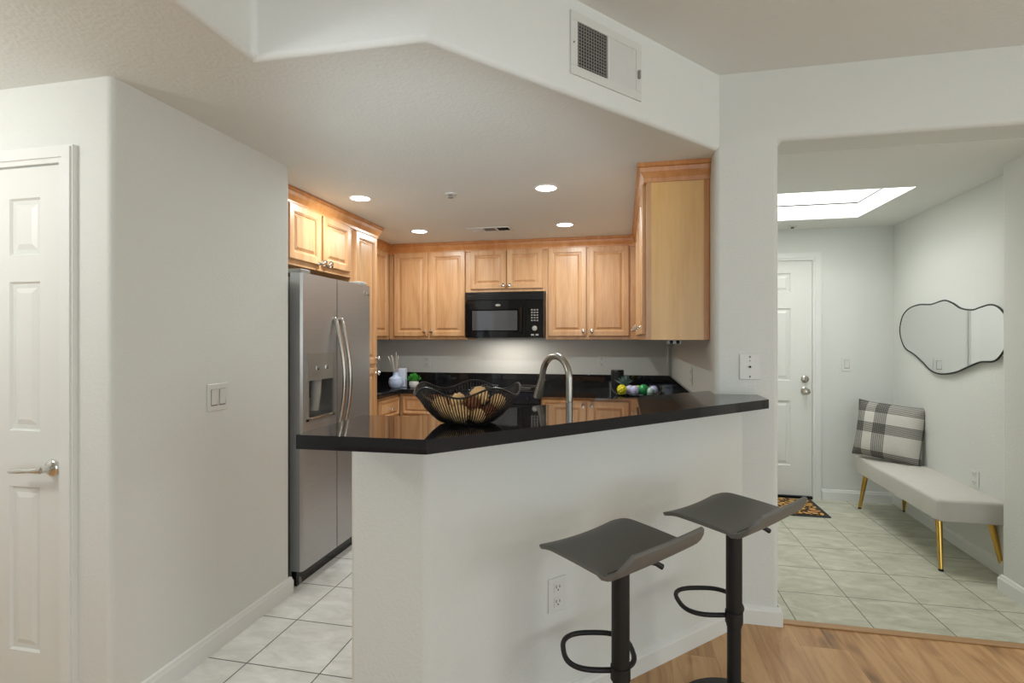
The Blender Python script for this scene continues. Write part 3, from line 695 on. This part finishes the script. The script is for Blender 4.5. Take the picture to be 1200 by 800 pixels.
# ------------------------------------------------------------------ microwave and range
area('hood_lamp', (-1.07, 4.78, 1.352), (0, 0, 0), .42, 2.4, (1, .93, .84), .10)
mw = thing('microwave', 'black over-the-range microwave with window and control panel', 'microwave', (-1.435, 4.655, 1.36), 0)
MWW, MWH = .735, .42
MB().box(0, MWW, .03, BW-4.655-.003, 0, MWH).build('body', 'black_plastic', mw, bevel=.004)
gr = MB(); gr.box(0, MWW, .004, .03, MWH-.075, MWH)
for k in range(4): gr.box(.01, MWW-.03, -.004, .004, MWH-.068+k*.017, MWH-.059+k*.017)
gr.build('vent_grille', 'black_plastic', mw, bevel=.002)
dm = slab(.565, MWH-.082, .028, [(.055, .50, .055, .255)]).build('door', 'black_gloss', mw, loc=(.002, 0, .003))
MB().box(.065, .49, .0005, .0015, .065, .245).build('window', 'mw_window' if 'mw_window' in MATS else simple('mw_window', (66, 66, 67), .04, spec=1.0).name, dm)
MB().tube([(.53, -.001, .04), (.53, -.022, .05), (.53, -.024, .16), (.53, -.022, .27), (.53, -.001, .28)], .009, 8).build('handle', 'black_plastic', dm, smooth=True)
MB().lathe([(.026, 0), (.024, .002)], (0, 0, 0), '-y', 20).xf(Matrix.Diagonal((1, 1, .45, 1))).build('badge', 'chrome', dm, loc=(.31, 0, .295))
cp = MB().box(.570, MWW-.002, 0, .028, .003, MWH-.079).build('control_panel', 'black_gloss', mw, bevel=.003)
MB().box(.612, .690, -.001, .001, .285, .315).build('display', 'black_gloss', mw)
for r_ in range(5):
    for c_ in range(3):
        MB().box(.618+c_*.025, .634+c_*.025, -.0015, .001, .150+r_*.024, .163+r_*.024).build('button', 'plate_grey_shade', mw)
MB().lathe([(.024, 0), (.022, .012), (.018, .014)], (.652, 0, .085), '-y', 18).build('dial', 'grille_grey', mw, smooth=True)
MB().box(.618, .645, -.0015, .001, .02, .035).build('button', 'grille_grey', mw); MB().box(.660, .687, -.0015, .001, .02, .035).build('button', 'grille_grey', mw)

rg = thing('range', 'black slide-in range with glass cooktop under the microwave', 'range', (-1.45, 4.375, 0), 0)
MB().box(0, .757, .03, .64, .02, .895).build('body', 'black_plastic', rg, bevel=.003)
MB().box(-.0005, .7575, .0, .640, .896, .908).build('cooktop', 'black_gloss', rg, bevel=.003)
MB().box(.004, .753, .0, .03, .80, .893).build('control_panel', 'oven_navy', rg, bevel=.004)
for k in range(4): MB().lathe([(.02, 0), (.018, .02), (.014, .022)], (.10+k*.185, 0, .846), '-y', 16).build('knob', 'black_plastic', rg, smooth=True)
od = MB().box(.004, .753, .0, .03, .22, .79).build('oven_door', 'oven_navy', rg, bevel=.004)
MB().box(.10, .657, -.0012, .001, .33, .62).build('oven_window', 'black_gloss', od)
MB().tube([(.05, .0, .735), (.05, -.04, .735), (.378, -.042, .735), (.707, -.04, .735), (.707, 0, .735)], .011, 8).build('oven_handle', 'black_plastic', od, smooth=True)
MB().box(.004, .753, .002, .03, .05, .21).build('drawer', 'oven_navy', rg, bevel=.004)
for (a, b_, r_) in ((.2, .2, .10), (.56, .2, .08), (.2, .47, .08), (.56, .47, .10)):
    MB().tube([(a+r_*math.cos(k*PI/16), b_+r_*math.sin(k*PI/16), .9082) for k in range(32)], .0012, 6, closed=True).build('burner_ring', 'plate_grey_shade', rg)

# ------------------------------------------------------------------ faucet
fb = Vector((-.226, 2.224, ZC))
fa = thing('kitchen_faucet', 'brushed nickel gooseneck faucet rising behind the bar', 'faucet', fb, math.radians(135))
MB().lathe([(.028, 0.0005), (.028, .008), (.022, .014), (.0195, .06), (.018, .10), (.001, .10)], (0, 0, 0), 'z', 20).build('base', 'faucet_nickel', fa, smooth=True)
ar = [(0, 0, .05), (0, 0, .18), (0, 0, .27)]+[(.095-.095*math.cos(PI*k/12), 0, .28+.095*math.sin(PI*k/12)) for k in range(0, 12)]+[(.197, 0, .262)]
MB().tube(ar, .0145, 14).build('gooseneck', 'faucet_nickel', fa, smooth=True)
MB().tube([(.194, 0, .268), (.203, 0, .245), (.216, 0, .215), (.228, 0, .182)], [.0155, .0165, .0195, .021], 14).build('spray_head', 'faucet_nickel', fa, smooth=True)
MB().tube([(.227, 0, .1835), (.2295, 0, .178)], [.0185, .0185], 14).build('spray_face', 'black_plastic', fa, smooth=True)
MB().tube([(0, -.018, .055), (0, -.05, .062), (.0, -.10, .085)], [.010, .008, .006], 10).build('lever', 'faucet_nickel', fa, smooth=True)

# ------------------------------------------------------------------ wire bowl and its filling
bowl_c = (-.485, 1.60, 1.085)
bw = thing('wire_bowl', 'black wire bowl with wavy rim standing on the bar top', 'bowl', bowl_c, math.radians(13))
ph = math.radians(85)
def rimz(a): return .108+.0135*math.cos(5*(a-ph))
def wire_pts(a):
    zt = rimz(a); P0 = [(.066, .003), (.090, .010), (.112, .028), (.134, .052), (.151, .078), (.1665, 1)]
    return [(r*math.cos(a), r*math.sin(a), z if z < 1 else zt) for r, z in P0]
MB().tube([(.1665*math.cos(a), .1665*math.sin(a), rimz(a)) for a in [2*PI*k/100 for k in range(100)]], .0030, 8, closed=True).build('rim', 'bowl_metal', bw, smooth=True)
MB().tube([(.066*math.cos(2*PI*k/48), .066*math.sin(2*PI*k/48), .0032) for k in range(48)], .0030, 8, closed=True).build('base_ring', 'black_metal', bw, smooth=True)
MB().lathe([(.001, .0002), (.066, .0002), (.066, .0022), (.001, .0022)], (0, 0, 0), 'z', 40).build('base_plate', 'black_metal', bw)
for k in range(20):
    w0 = MB().tube(wire_pts(2*PI*k/100), .0017, 6).build('wire', 'bowl_metal', bw, smooth=True)
    for j in range(1, 5):
        w1 = link_copy(w0, bw); w1.rotation_euler = (0, 0, 2*PI*j/5)
def filler(kind, x, y, z, r, label):
    loc = (bowl_c[0]+x, bowl_c[1]+y, bowl_c[2]+z)
    if kind == 'cone':
        m_ = MB()
        m_.ball((0, 0, 0), r*.72, 12, 8, 1.2)
        for row in range(6):
            for q in range(8):
                a = 2*PI*(q+.5*(row % 2))/8; hz = -r*.8+row*r*.32; rr = r*(.95-.11*abs(row-1.6)); 
                c_ = Vector((rr*.62*math.cos(a), rr*.62*math.sin(a), hz)); o_ = Vector((math.cos(a), math.sin(a), .35)).normalized()*rr*.48
                s_ = Vector((-math.sin(a), math.cos(a), 0))*rr*.26; u_ = Vector((0, 0, 1))*rr*.10
                m_.add([c_-s_-u_, c_+s_-u_, c_+o_, c_-s_+u_, c_+s_+u_, c_+o_+u_], [(0, 1, 2), (3, 5, 4), (0, 3, 4, 1), (1, 4, 5, 2), (2, 5, 3, 0)])
        o = m_.build('pine_cone', 'brown_cone', loc=loc, rot=(random.random()*2, random.random()*2, 1)); cat = 'pine cone'
    else:
        m_ = MB(); rows, seg = 12, 18; rs_ = []
        for i in range(rows+1):
            t_ = PI*i/rows; ring = []
            for j in range(seg):
                a = 2*PI*j/seg; q = r*(1+.07*math.sin(7*a+3*t_)+.07*math.sin(5*t_*2-4*a)+.04*math.sin(11*a-6*t_))
                ring.append((max(1e-4, q*math.sin(t_))*math.cos(a), max(1e-4, q*math.sin(t_))*math.sin(a), -q*.92*math.cos(t_)))
            rs_.append(ring)
        m_.rings(rs_)
        o = m_.build('woven_ball', 'tan_ball', loc=loc, rot=(random.random()*2, random.random()*2, 1), smooth=True); cat = 'decorative ball'
    tag(o, label, cat, 'dried filling in the wire bowl')
fill = [('ball', .004, -.078, .032, .029, 'large tan woven ball at the front centre of the wire bowl'),
        ('ball', -.056, -.062, .032, .027, 'tan woven ball left of the front centre in the wire bowl'),
        ('ball', .060, -.060, .038, .023, 'slim pale ball right of the front centre in the wire bowl'),
        ('cone', .098, -.020, .034, .029, 'brown pine cone low at the right side of the wire bowl'),
        ('ball', .062, .004, .078, .030, 'tallest tan ball heaped at the right side of the wire bowl'),
        ('ball', .115, .030, .068, .026, 'tan ball against the right rim of the wire bowl'),
        ('cone', .012, -.030, .062, .027, 'reddish brown pine cone at the middle of the wire bowl'),
        ('ball', -.105, -.020, .040, .025, 'tan ball low at the left side of the wire bowl'),
        ('ball', -.050, -.010, .060, .026, 'pale ball behind the front row at left in the wire bowl'),
        ('cone', -.080, .050, .040, .026, 'brown pine cone at the back left of the wire bowl'),
        ('ball', -.015, .070, .036, .028, 'tan ball at the back centre of the wire bowl'),
        ('cone', .050, .075, .038, .026, 'brown pine cone at the back right of the wire bowl'),
        ('ball', -.005, .010, .030, .025, 'tan ball buried low in the middle of the wire bowl')]
pos = [Vector(f_[1:4]) for f_ in fill]; rad = [f_[4]*(1.10 if f_[0] == 'ball' else 1.0) for f_ in fill]
def r_at(z):
    P_ = [(.066, .0), (.090, .010), (.112, .028), (.134, .052), (.151, .078), (.1665, .108)]
    for (r0, z0), (r1, z1) in zip(P_, P_[1:]):
        if z <= z1: return r0+(r1-r0)*(z-z0)/(z1-z0)
    return .17
for it in range(300):
    for a_ in range(len(pos)):
        for b_ in range(a_+1, len(pos)):
            d_ = pos[b_]-pos[a_]; gap = rad[a_]+rad[b_]+.0005-d_.length
            if gap > 0: d_.normalize(); pos[a_] -= d_*gap*.5; pos[b_] += d_*gap*.5
    for a_ in range(len(pos)):
        p_ = pos[a_]; p_.z = max(p_.z-.0006, rad[a_]+.003)
        lim = r_at(p_.z-rad[a_]*.55)-rad[a_]*.93-.003; q_ = math.hypot(p_.x, p_.y)
        if q_ > lim: p_.x *= lim/q_; p_.y *= lim/q_; p_.z += (q_-lim)*.4
for f_, p_ in zip(fill, pos): filler(f_[0], p_.x, p_.y, p_.z, f_[4], f_[5])

# ------------------------------------------------------------------ things on the far counters
va_ = thing('reed_diffuser', 'round pale blue vase holding thin dried reeds near the pantry', 'vase', (-2.03, 4.45, ZC+.0005))
MB().lathe([(.035, 0), (.056, .018), (.066, .055), (.058, .092), (.030, .112), (.024, .122), (.024, .150), (.029, .155), (.020, .155), (.018, .12), (.001, .115)], (0, 0, 0), 'z', 28).build('vase', 'ceramic_blue', va_, smooth=True)
for i, (dx_, dy_, h_) in enumerate(((-.075, .0, .29), (-.05, .01, .30), (-.028, -.01, .285), (.004, .0, .335), (.018, .012, .30), (.035, -.012, .285))):
    MB().tube([(dx_*.12, dy_*.1, .12), (dx_*.6, dy_*.6, .12+(h_-.12)*.6), (dx_, dy_, h_)], [.0015, .002, .0065 if i < 3 else .003], 6).build('reed', 'reed', va_, smooth=True)
bx = thing('gift_box', 'tall pale blue box with pinkish mark behind the round vase', 'box', (-2.03, 4.60, ZC+.0005), .15)
MB().box(-.035, .035, -.03, .03, 0, .172).build('carton', 'pale_card', bx, bevel=.003)
MB().box(-.014, .016, -.0312, -.0302, .018, .042).build('printed_mark', 'pink_mark', bx)
pl = thing('potted_plant', 'small green leafy plant in a round white pot on the far counter', 'plant', (-1.90, 4.56, ZC+.0005))
MB().lathe([(.030, 0), (.042, .012), (.046, .035), (.042, .056), (.037, .056), (.035, .045), (.001, .043)], (0, 0, 0), 'z', 24).build('pot', 'ceramic_white', pl, smooth=True)
lf_ = MB(); rnd = random.Random(3)
for k in range(150):
    a = rnd.random()*2*PI; e = rnd.random()*1.45; d = Vector((math.cos(a)*math.sin(e), math.sin(a)*math.sin(e), math.cos(e))); R_ = .035+.035*rnd.random()
    c_ = Vector((0, 0, .052))+Vector((d.x*R_*1.05, d.y*R_*1.05, d.z*R_*.95)); s_ = d.cross(Vector((0, 0, 1)) if abs(d.z) < .95 else Vector((1, 0, 0))).normalized(); u_ = (d+Vector((0, 0, .6*rnd.random()))).normalized()
    L, w_ = .022, .0075
    lf_.add([c_, c_+u_*L*.5+s_*w_, c_+u_*L, c_+u_*L*.5-s_*w_, c_+u_*L*.5+d*.003], [(0, 1, 4), (1, 2, 4), (2, 3, 4), (3, 0, 4)])
lf_.build('foliage', 'leaf_green', pl)
st_ = MB()
for k in range(7): a = k*.9; st_.tube([(0, 0, .044), (.02*math.cos(a), .02*math.sin(a), .08)], .0015, 5)
st_.build('stems', 'leaf_green', pl)
cn = thing('canister', 'tall black cylindrical canister against the backsplash', 'canister', (-.055, 4.66, ZC+.0005))
MB().lathe([(.001, 0), (.053, 0), (.055, .004), (.055, .165), (.001, .165)], (0, 0, 0), 'z', 32).build('body', 'black_metal', cn, smooth=True)
MB().lathe([(.001, .1652), (.055, .1652), (.055, .176), (.052, .181), (.001, .181)], (0, 0, 0), 'z', 32).build('lid', 'black_plastic', cn, smooth=True)
# glass tray with decorative balls
ty0 = (.10, 4.30)
tr = thing('glass_tray', 'shallow clear glass tray full of coloured balls on the side counter', 'tray', (ty0[0], ty0[1], ZC+.0005), .02)
def ell(a, b_, z, n=40): return [(a*math.cos(2*PI*k/n), b_*math.sin(2*PI*k/n), z) for k in range(n)]
MB().rings([ell(.13, .07, 0), ell(.165, .095, .004), ell(.19, .115, .028), ell(.193, .118, .030), ell(.186, .113, .030), ell(.162, .092, .0075), ell(.12, .06, .005)]).build('dish', 'clear_glass', tr, smooth=True)
for sx_ in (-1, 1): MB().tube([(sx_*.188, -.03, .03), (sx_*.20, -.02, .075), (sx_*.20, .02, .075), (sx_*.188, .03, .03)], .004, 8).build('handle', 'clear_glass', tr, smooth=True)
balls = [(-.115, -.035, .040, 'yellow_ball', 'bumpy yellow ball at the end of the glass tray near the canister', 'bump'),
         (-.052, .010, .036, 'lilac_ball', 'pale lilac ball beside the yellow ball under the spiky plant', 0),
         (-.015, -.045, .037, 'lilac_ball', 'lilac ball at the front middle of the glass tray', 0),
         (.010, .035, .034, 'yellow_ball', 'yellow ball half hidden at the back of the glass tray', 0),
         (.052, -.030, .042, 'green_ball', 'glossy dark green ball in the glass tray', 0),
         (.100, -.042, .030, 'mint_ball', 'pale mint ball between the green ball and tray end', 0),
         (.130, .008, .035, 'lilac_ball', 'greyish lilac ball at the end of the tray away from the canister', 0),
         (.072, .050, .032, 'mint_ball', 'pale mint ball at the back of the glass tray behind the green one', 0)]
for x, y, r, mt, lb, bp_ in balls:
    m_ = MB().ball((0, 0, 0), r*(.86 if bp_ else 1), 18, 12)
    if bp_:
        for k in range(38):
            zz = 1-2*(k+.5)/38; aa = k*2.399963; q = math.sqrt(1-zz*zz); m_.ball((r*.84*q*math.cos(aa), r*.84*q*math.sin(aa), r*.84*zz), r*.2, 8, 6)
    tag(m_.build('decorative_ball', mt, loc=(ty0[0]+x, ty0[1]+y, ZC+.0085+r), smooth=True), lb, 'decorative ball', 'coloured balls in the glass tray')
ap = thing('air_plant', 'spiky grey-green air plant rising behind the coloured balls', 'plant', (.01, 4.46, ZC+.0005))
MB().lathe([(.03, 0), (.042, .02), (.044, .05), (.036, .055), (.001, .05)], (0, 0, 0), 'z', 20).build('pot', 'black_plastic', ap, smooth=True)
lv = MB(); rnd = random.Random(5)
for k in range(34):
    a = k*2.4; e = .12+1.0*(k/34); L = .085+.03*rnd.random(); d = Vector((math.cos(a)*math.sin(e), math.sin(a)*math.sin(e), math.cos(e)))
    s_ = Vector((-math.sin(a), math.cos(a), 0)); p0 = Vector((0, 0, .05)); p1 = p0+d*L*.5+Vector((0, 0, .008)); p2 = p0+d*L
    lv.add([p0-s_*.004, p0+s_*.004, p1+s_*.006, p1-s_*.006, p2, p1+Vector((0, 0, .003))], [(0, 1, 5), (1, 2, 5), (2, 4, 5), (4, 3, 5), (3, 0, 5), (0, 3, 4, 2, 1)])
lv.build('leaves', 'leaf_grey', ap)
# cord cover in the kitchen corner with two plugs under the cabinet
cc = thing('cord_cover', 'slim white cord cover running down the kitchen corner below the cabinets', 'cord cover', (.395, BW-.0225, 1.012))
MB().box(-.012, .012, 0.0, .0215, .001, .325).build('channel', 'plate_white', cc, bevel=.003)
pg_ = thing('plug_adapter', 'white adapter with two black plugs under the end cabinet', 'adapter', (.27, 3.02, 1.3445))
MB().box(-.035, .035, -.03, .03, -.022, -.0003).build('housing', 'plate_white', pg_, bevel=.004)
for x in (-.016, .018): MB().lathe([(.010, 0), (.009, .014), (.004, .018)], (x, -.030, -.012), '-y', 12).build('plug', 'black_plastic', pg_, smooth=True)

# ------------------------------------------------------------------ bar stools: own frame x = along the bar, +y = away from the bar (low back), z up
def seat_mesh():
    m_ = MB(); n, k = 24, 14; th = .014
    def prof(s_):      # s_ from -1 (bar side) to 1 (back)
        y = s_*.185
        z = -.010*max(0, (-s_-.55)/.45)**2*2.2 + .012*math.cos((s_+.9)*1.1) - .022
        if s_ > .45: 
            q = (s_-.45)/.55; z += .085*q**2.0; y = .45*.185+ .55*.185*q*(1-.12*q)
        return y, z
    top = []; 
    for i in range(n+1):
        s_ = -1+2*i/n; y, z = prof(s_); hw = .195-.028*max(0, abs(s_)-.78)**2/.0484
        row = []
        for j in range(k+1):
            t_ = -1+2*j/k; row.append((t_*hw, y, z+.010*t_*t_*(1 if s_ < .5 else .3)))
        top.append(row)
    vs = [p for r in top for p in r]; N = len(vs); vs2 = []
    for i in range(n+1):
        for j in range(k+1):
            x, y, z = top[i][j]; a = top[max(i-1, 0)][j]; b_ = top[min(i+1, n)][j]; d = Vector((0, b_[1]-a[1], b_[2]-a[2])).normalized()
            nrm = Vector((0, d.z, -d.y)); vs2.append((x*.985, y+nrm.y*th, z+nrm.z*th))
    fs = []; w_ = k+1
    for i in range(n):
        for j in range(k):
            a = i*w_+j; fs.append((a, a+1, a+w_+1, a+w_)); fs.append((N+a, N+a+w_, N+a+w_+1, N+a+1))
    edge = [j for j in range(k+1)]+[i*w_+k for i in range(1, n+1)]+[n*w_+j for j in range(k-1, -1, -1)]+[i*w_ for i in range(n-1, 0, -1)]
    for q in range(len(edge)): a, b_ = edge[q], edge[(q+1) % len(edge)]; fs.append((a, N+a, N+b_, b_))
    m_.add(vs+vs2, fs); return m_
def stool(loc, hs, label, fz):
    t_ = thing('bar_stool', label, 'stool', loc, math.radians(45)+PI, 'black bar stools')
    # rotate so that +y points away from the bar (-45 deg from the room's x axis)
    t_.rotation_euler = (0, 0, math.radians(-129))
    MB().lathe([(.001, 0), (.195, 0), (.198, .004), (.190, .010), (.06, .018), (.035, .028), (.001, .03)], (0, 0, 0), 'z', 48).build('base', 'black_metal', t_, smooth=True)
    MB().lathe([(.0238, .02), (.0238, .40), (.001, .40)], (0, 0, 0), 'z', 28).build('lower_column', 'black_metal', t_, smooth=True)
    MB().lathe([(.001, hs-.42), (.0255, hs-.42), (.0275, hs-.41), (.0275, hs-.04), (.001, hs-.04)], (0, 0, 0), 'z', 28).build('gas_lift_sleeve', 'black_metal', t_, smooth=True)
    MB().box(-.075, .075, -.06, .06, hs-.047, hs-.036).build('mounting_plate', 'black_metal', t_, bevel=.003)
    st = seat_mesh().build('seat', 'leatherette', t_, smooth=True, loc=(0, 0, hs), bevel=.004)
    # stitched seam near the low back
    MB().tube([(-.19+.38*k/20, .112, .0145+hs-.024+.003*((-1+k/10)**2)) for k in range(21)], .0012, 6).build('seam', 'dark_rubber', t_)
    # D-shaped footrest reaching towards the bar
    zf = hs-fz; fa_ = math.radians(12)-t_.rotation_euler.z; ca, sa = math.cos(fa_), math.sin(fa_)
    pts = []
    for k in range(40):          # rounded loop that passes in front of the column and reaches towards the bar
        a = 2*PI*k/40; c2, s2 = math.cos(a), math.sin(a); e_ = .72
        p_ = -.051+.113*math.copysign(abs(c2)**e_, c2); q_ = .114+.104*math.copysign(abs(s2)**e_, s2)
        pts.append((p_*ca-q_*sa, p_*sa+q_*ca, zf))
    MB().tube(pts, .0085, 10, closed=True).build('footrest', 'black_metal', t_, smooth=True)
    MB().lathe([(.001, zf-.02), (.0305, zf-.02), (.0305, zf+.02), (.001, zf+.02)], (0, 0, 0), 'z', 24).build('footrest_collar', 'black_metal', t_, smooth=True)
    MB().tube([(-.02, .03, hs-.052), (-.06, .05, hs-.060), (-.088, .066, hs-.068), (-.105, .078, hs-.080)], [.006, .007, .008, .009], 8).build('height_lever', 'black_metal', t_, smooth=True)
    return t_
stool((-.010, 1.644, 0), .728, 'black backless bar stool closer to the wall outlet', .400)
stool((.388, 2.015, 0), .736, 'black backless bar stool closer to the entry, its curved seat overlapping the doormat', .385)

# ------------------------------------------------------------------ entry: bench, pillow, mirror, mat
bang = math.atan2(EW0[0]-EW1[0], EW0[1]-EW1[1])
bench_o = (1.770, 3.475)
be = thing('bench', 'long cream boucle bench on slanted gold legs in the entry', 'bench', (bench_o[0], bench_o[1], 0), -bang*.6)
def rbox(x0, x1, y0, y1, z0, z1, r, seg=5):
    def ring(z, ins):
        pts = []
        for (cx_, cy_, a0) in ((x1-r, y1-r, 0), (x0+r, y1-r, PI/2), (x0+r, y0+r, PI), (x1-r, y0+r, 3*PI/2)):
            for k in range(seg+1):
                a = a0+PI/2*k/seg; pts.append((cx_+(r-ins)*math.cos(a), cy_+(r-ins)*math.sin(a), z))
        return pts
    e = .022; rs_ = [ring(z0, .012), ring(z0+.008, .003)]
    for k in range(5): a = PI/2*k/4; rs_.append(ring(z1-e+e*math.sin(a), e*(1-math.cos(a))))
    return MB().rings(rs_)
rbox(0, .375, 0, 1.22, .295, .425, .045).build('seat', 'boucle', be, smooth=True)
MB().box(.035, .34, .05, 1.17, .285, .2955).build('seat_frame', 'boucle', be)
for (tx_, ty_, fx_, fy_) in ((.055, .10, .035, .035), (.315, .10, .345, .035), (.055, 1.12, .035, 1.185), (.315, 1.12, .345, 1.185)):
    lg_ = MB().tube([(tx_, ty_, .287), (fx_, fy_, .012)], [.0185, .0115], 16).build('leg', 'gold', be, smooth=True)
    MB().lathe([(.0125, 0.0), (.0125, .012), (.001, .0125)], (fx_, fy_, 0), 'z', 12).build('foot_cap', 'dark_rubber', lg_)
# pillow, leaning into the corner: own frame x across, z up, thickness along y
def pillow_mesh(w=.44, h=.43, th=.088):
    n = 26; vs = []; fs = []
    def pt(i, j, sgn):
        u, v_ = -1+2*i/n, -1+2*j/n
        pin = 1-.055*(1-abs(u)**3)*abs(v_)**4; pin2 = 1-.055*(1-abs(v_)**3)*abs(u)**4
        t_ = max(0, (1-u**4)*(1-v_**4))**.62
        wr = .004*math.sin(9*u+4*v_)*t_
        return (u*w/2*pin2, sgn*(th*t_+wr)+(0 if t_ else 0), h/2+v_*h/2*pin)
    idx = {}
    for s_ in (-1, 1):
        for i in range(n+1):
            for j in range(n+1):
                if s_ == 1 and (i in (0, n) or j in (0, n)): idx[s_, i, j] = idx[-1, i, j]; continue
                idx[s_, i, j] = len(vs); vs.append(pt(i, j, s_))
        for i in range(n):
            for j in range(n):
                q = [idx[s_, i, j], idx[s_, i+1, j], idx[s_, i+1, j+1], idx[s_, i, j+1]]; fs.append(q if s_ < 0 else q[::-1])
    return MB().add(vs, fs)
pw = thing('throw_pillow', 'cream and charcoal plaid throw pillow leaning on the bench', 'pillow', (1.935, 4.475, .434))
pm = pillow_mesh().build('cushion', 'plaid', pw, smooth=True)
pm.rotation_euler = (math.radians(-9), math.radians(4), math.radians(-38))
def pedge(u, v_, w=.44, h=.43):
    pin = 1-.055*(1-abs(u)**3)*abs(v_)**4; pin2 = 1-.055*(1-abs(v_)**3)*abs(u)**4
    return (u*w/2*pin2, 0, h/2+v_*h/2*pin)
ep = [(-1+k/8, -1) for k in range(16)]+[(1, -1+k/8) for k in range(16)]+[(1-k/8, 1) for k in range(16)]+[(-1, 1-k/8) for k in range(16)]
MB().tube([pedge(*q) for q in ep], .0045, 6, closed=True).build('piping', 'plaid', pm, smooth=True)

# mirror on the entry's right wall; outline in (distance along wall from its near end, height)
mo = [(1.465, 1.424), (1.444, 1.491), (1.401, 1.543), (1.305, 1.585), (1.162, 1.602), (0.994, 1.594), (0.83, 1.61), (0.727, 1.586), (0.631, 1.546), (0.513, 1.529), (0.427, 1.54), (0.346, 1.55), (0.284, 1.541), (0.232, 1.514), (0.188, 1.469), (0.174, 1.407), (0.188, 1.321), (0.232, 1.263), (0.299, 1.222), (0.427, 1.211), (0.557, 1.174), (0.688, 1.134), (0.861, 1.111), (0.994, 1.127), (1.112, 1.182), (1.238, 1.235), (1.373, 1.277), (1.444, 1.35)]
def smooth_loop(p, sub=6):
    out = []; n = len(p)
    for i in range(n):
        p0, p1, p2, p3 = p[i-1], p[i], p[(i+1) % n], p[(i+2) % n]
        for k in range(sub):
            t_ = k/sub; out.append(tuple(.5*(2*p1[d]+(p2[d]-p0[d])*t_+(2*p0[d]-5*p1[d]+4*p2[d]-p3[d])*t_*t_+(3*p1[d]-p0[d]-3*p2[d]+p3[d])*t_**3) for d in (0, 1)))
    return out
ml = smooth_loop(mo)
MY = .80
mx_, my_ = EW1[0]+math.sin(bang)*MY, EW1[1]+math.cos(bang)*MY
mi = thing('wall_mirror', 'irregular wavy mirror with thin black frame above the bench', 'mirror', (mx_, my_, 1.36), -bang)
# own frame: y along wall (deeper = +), x out of wall is negative
def mp_(d, o): 
    return [(-o, y-MY, z-1.36) for y, z in d]
MB().rings([mp_(ml, .001), mp_(ml, .020)]).build('glass', 'mirror_glass', mi)
MB().tube(mp_(ml, .0185), .0055, 8, closed=True).build('frame', 'black_metal', mi, smooth=True)
# doormat
dmx = thing('doormat', 'black bordered doormat with gold leaf pattern at the entry door', 'doormat', (1.16, 4.60, 0))
MB().box(-.37, .37, -.235, .235, .0002, .008).build('border', 'dark_rubber', dmx, bevel=.003)
MB().box(-.335, .335, -.20, .20, .0082, .0115).build('coir_field', 'coir', dmx)
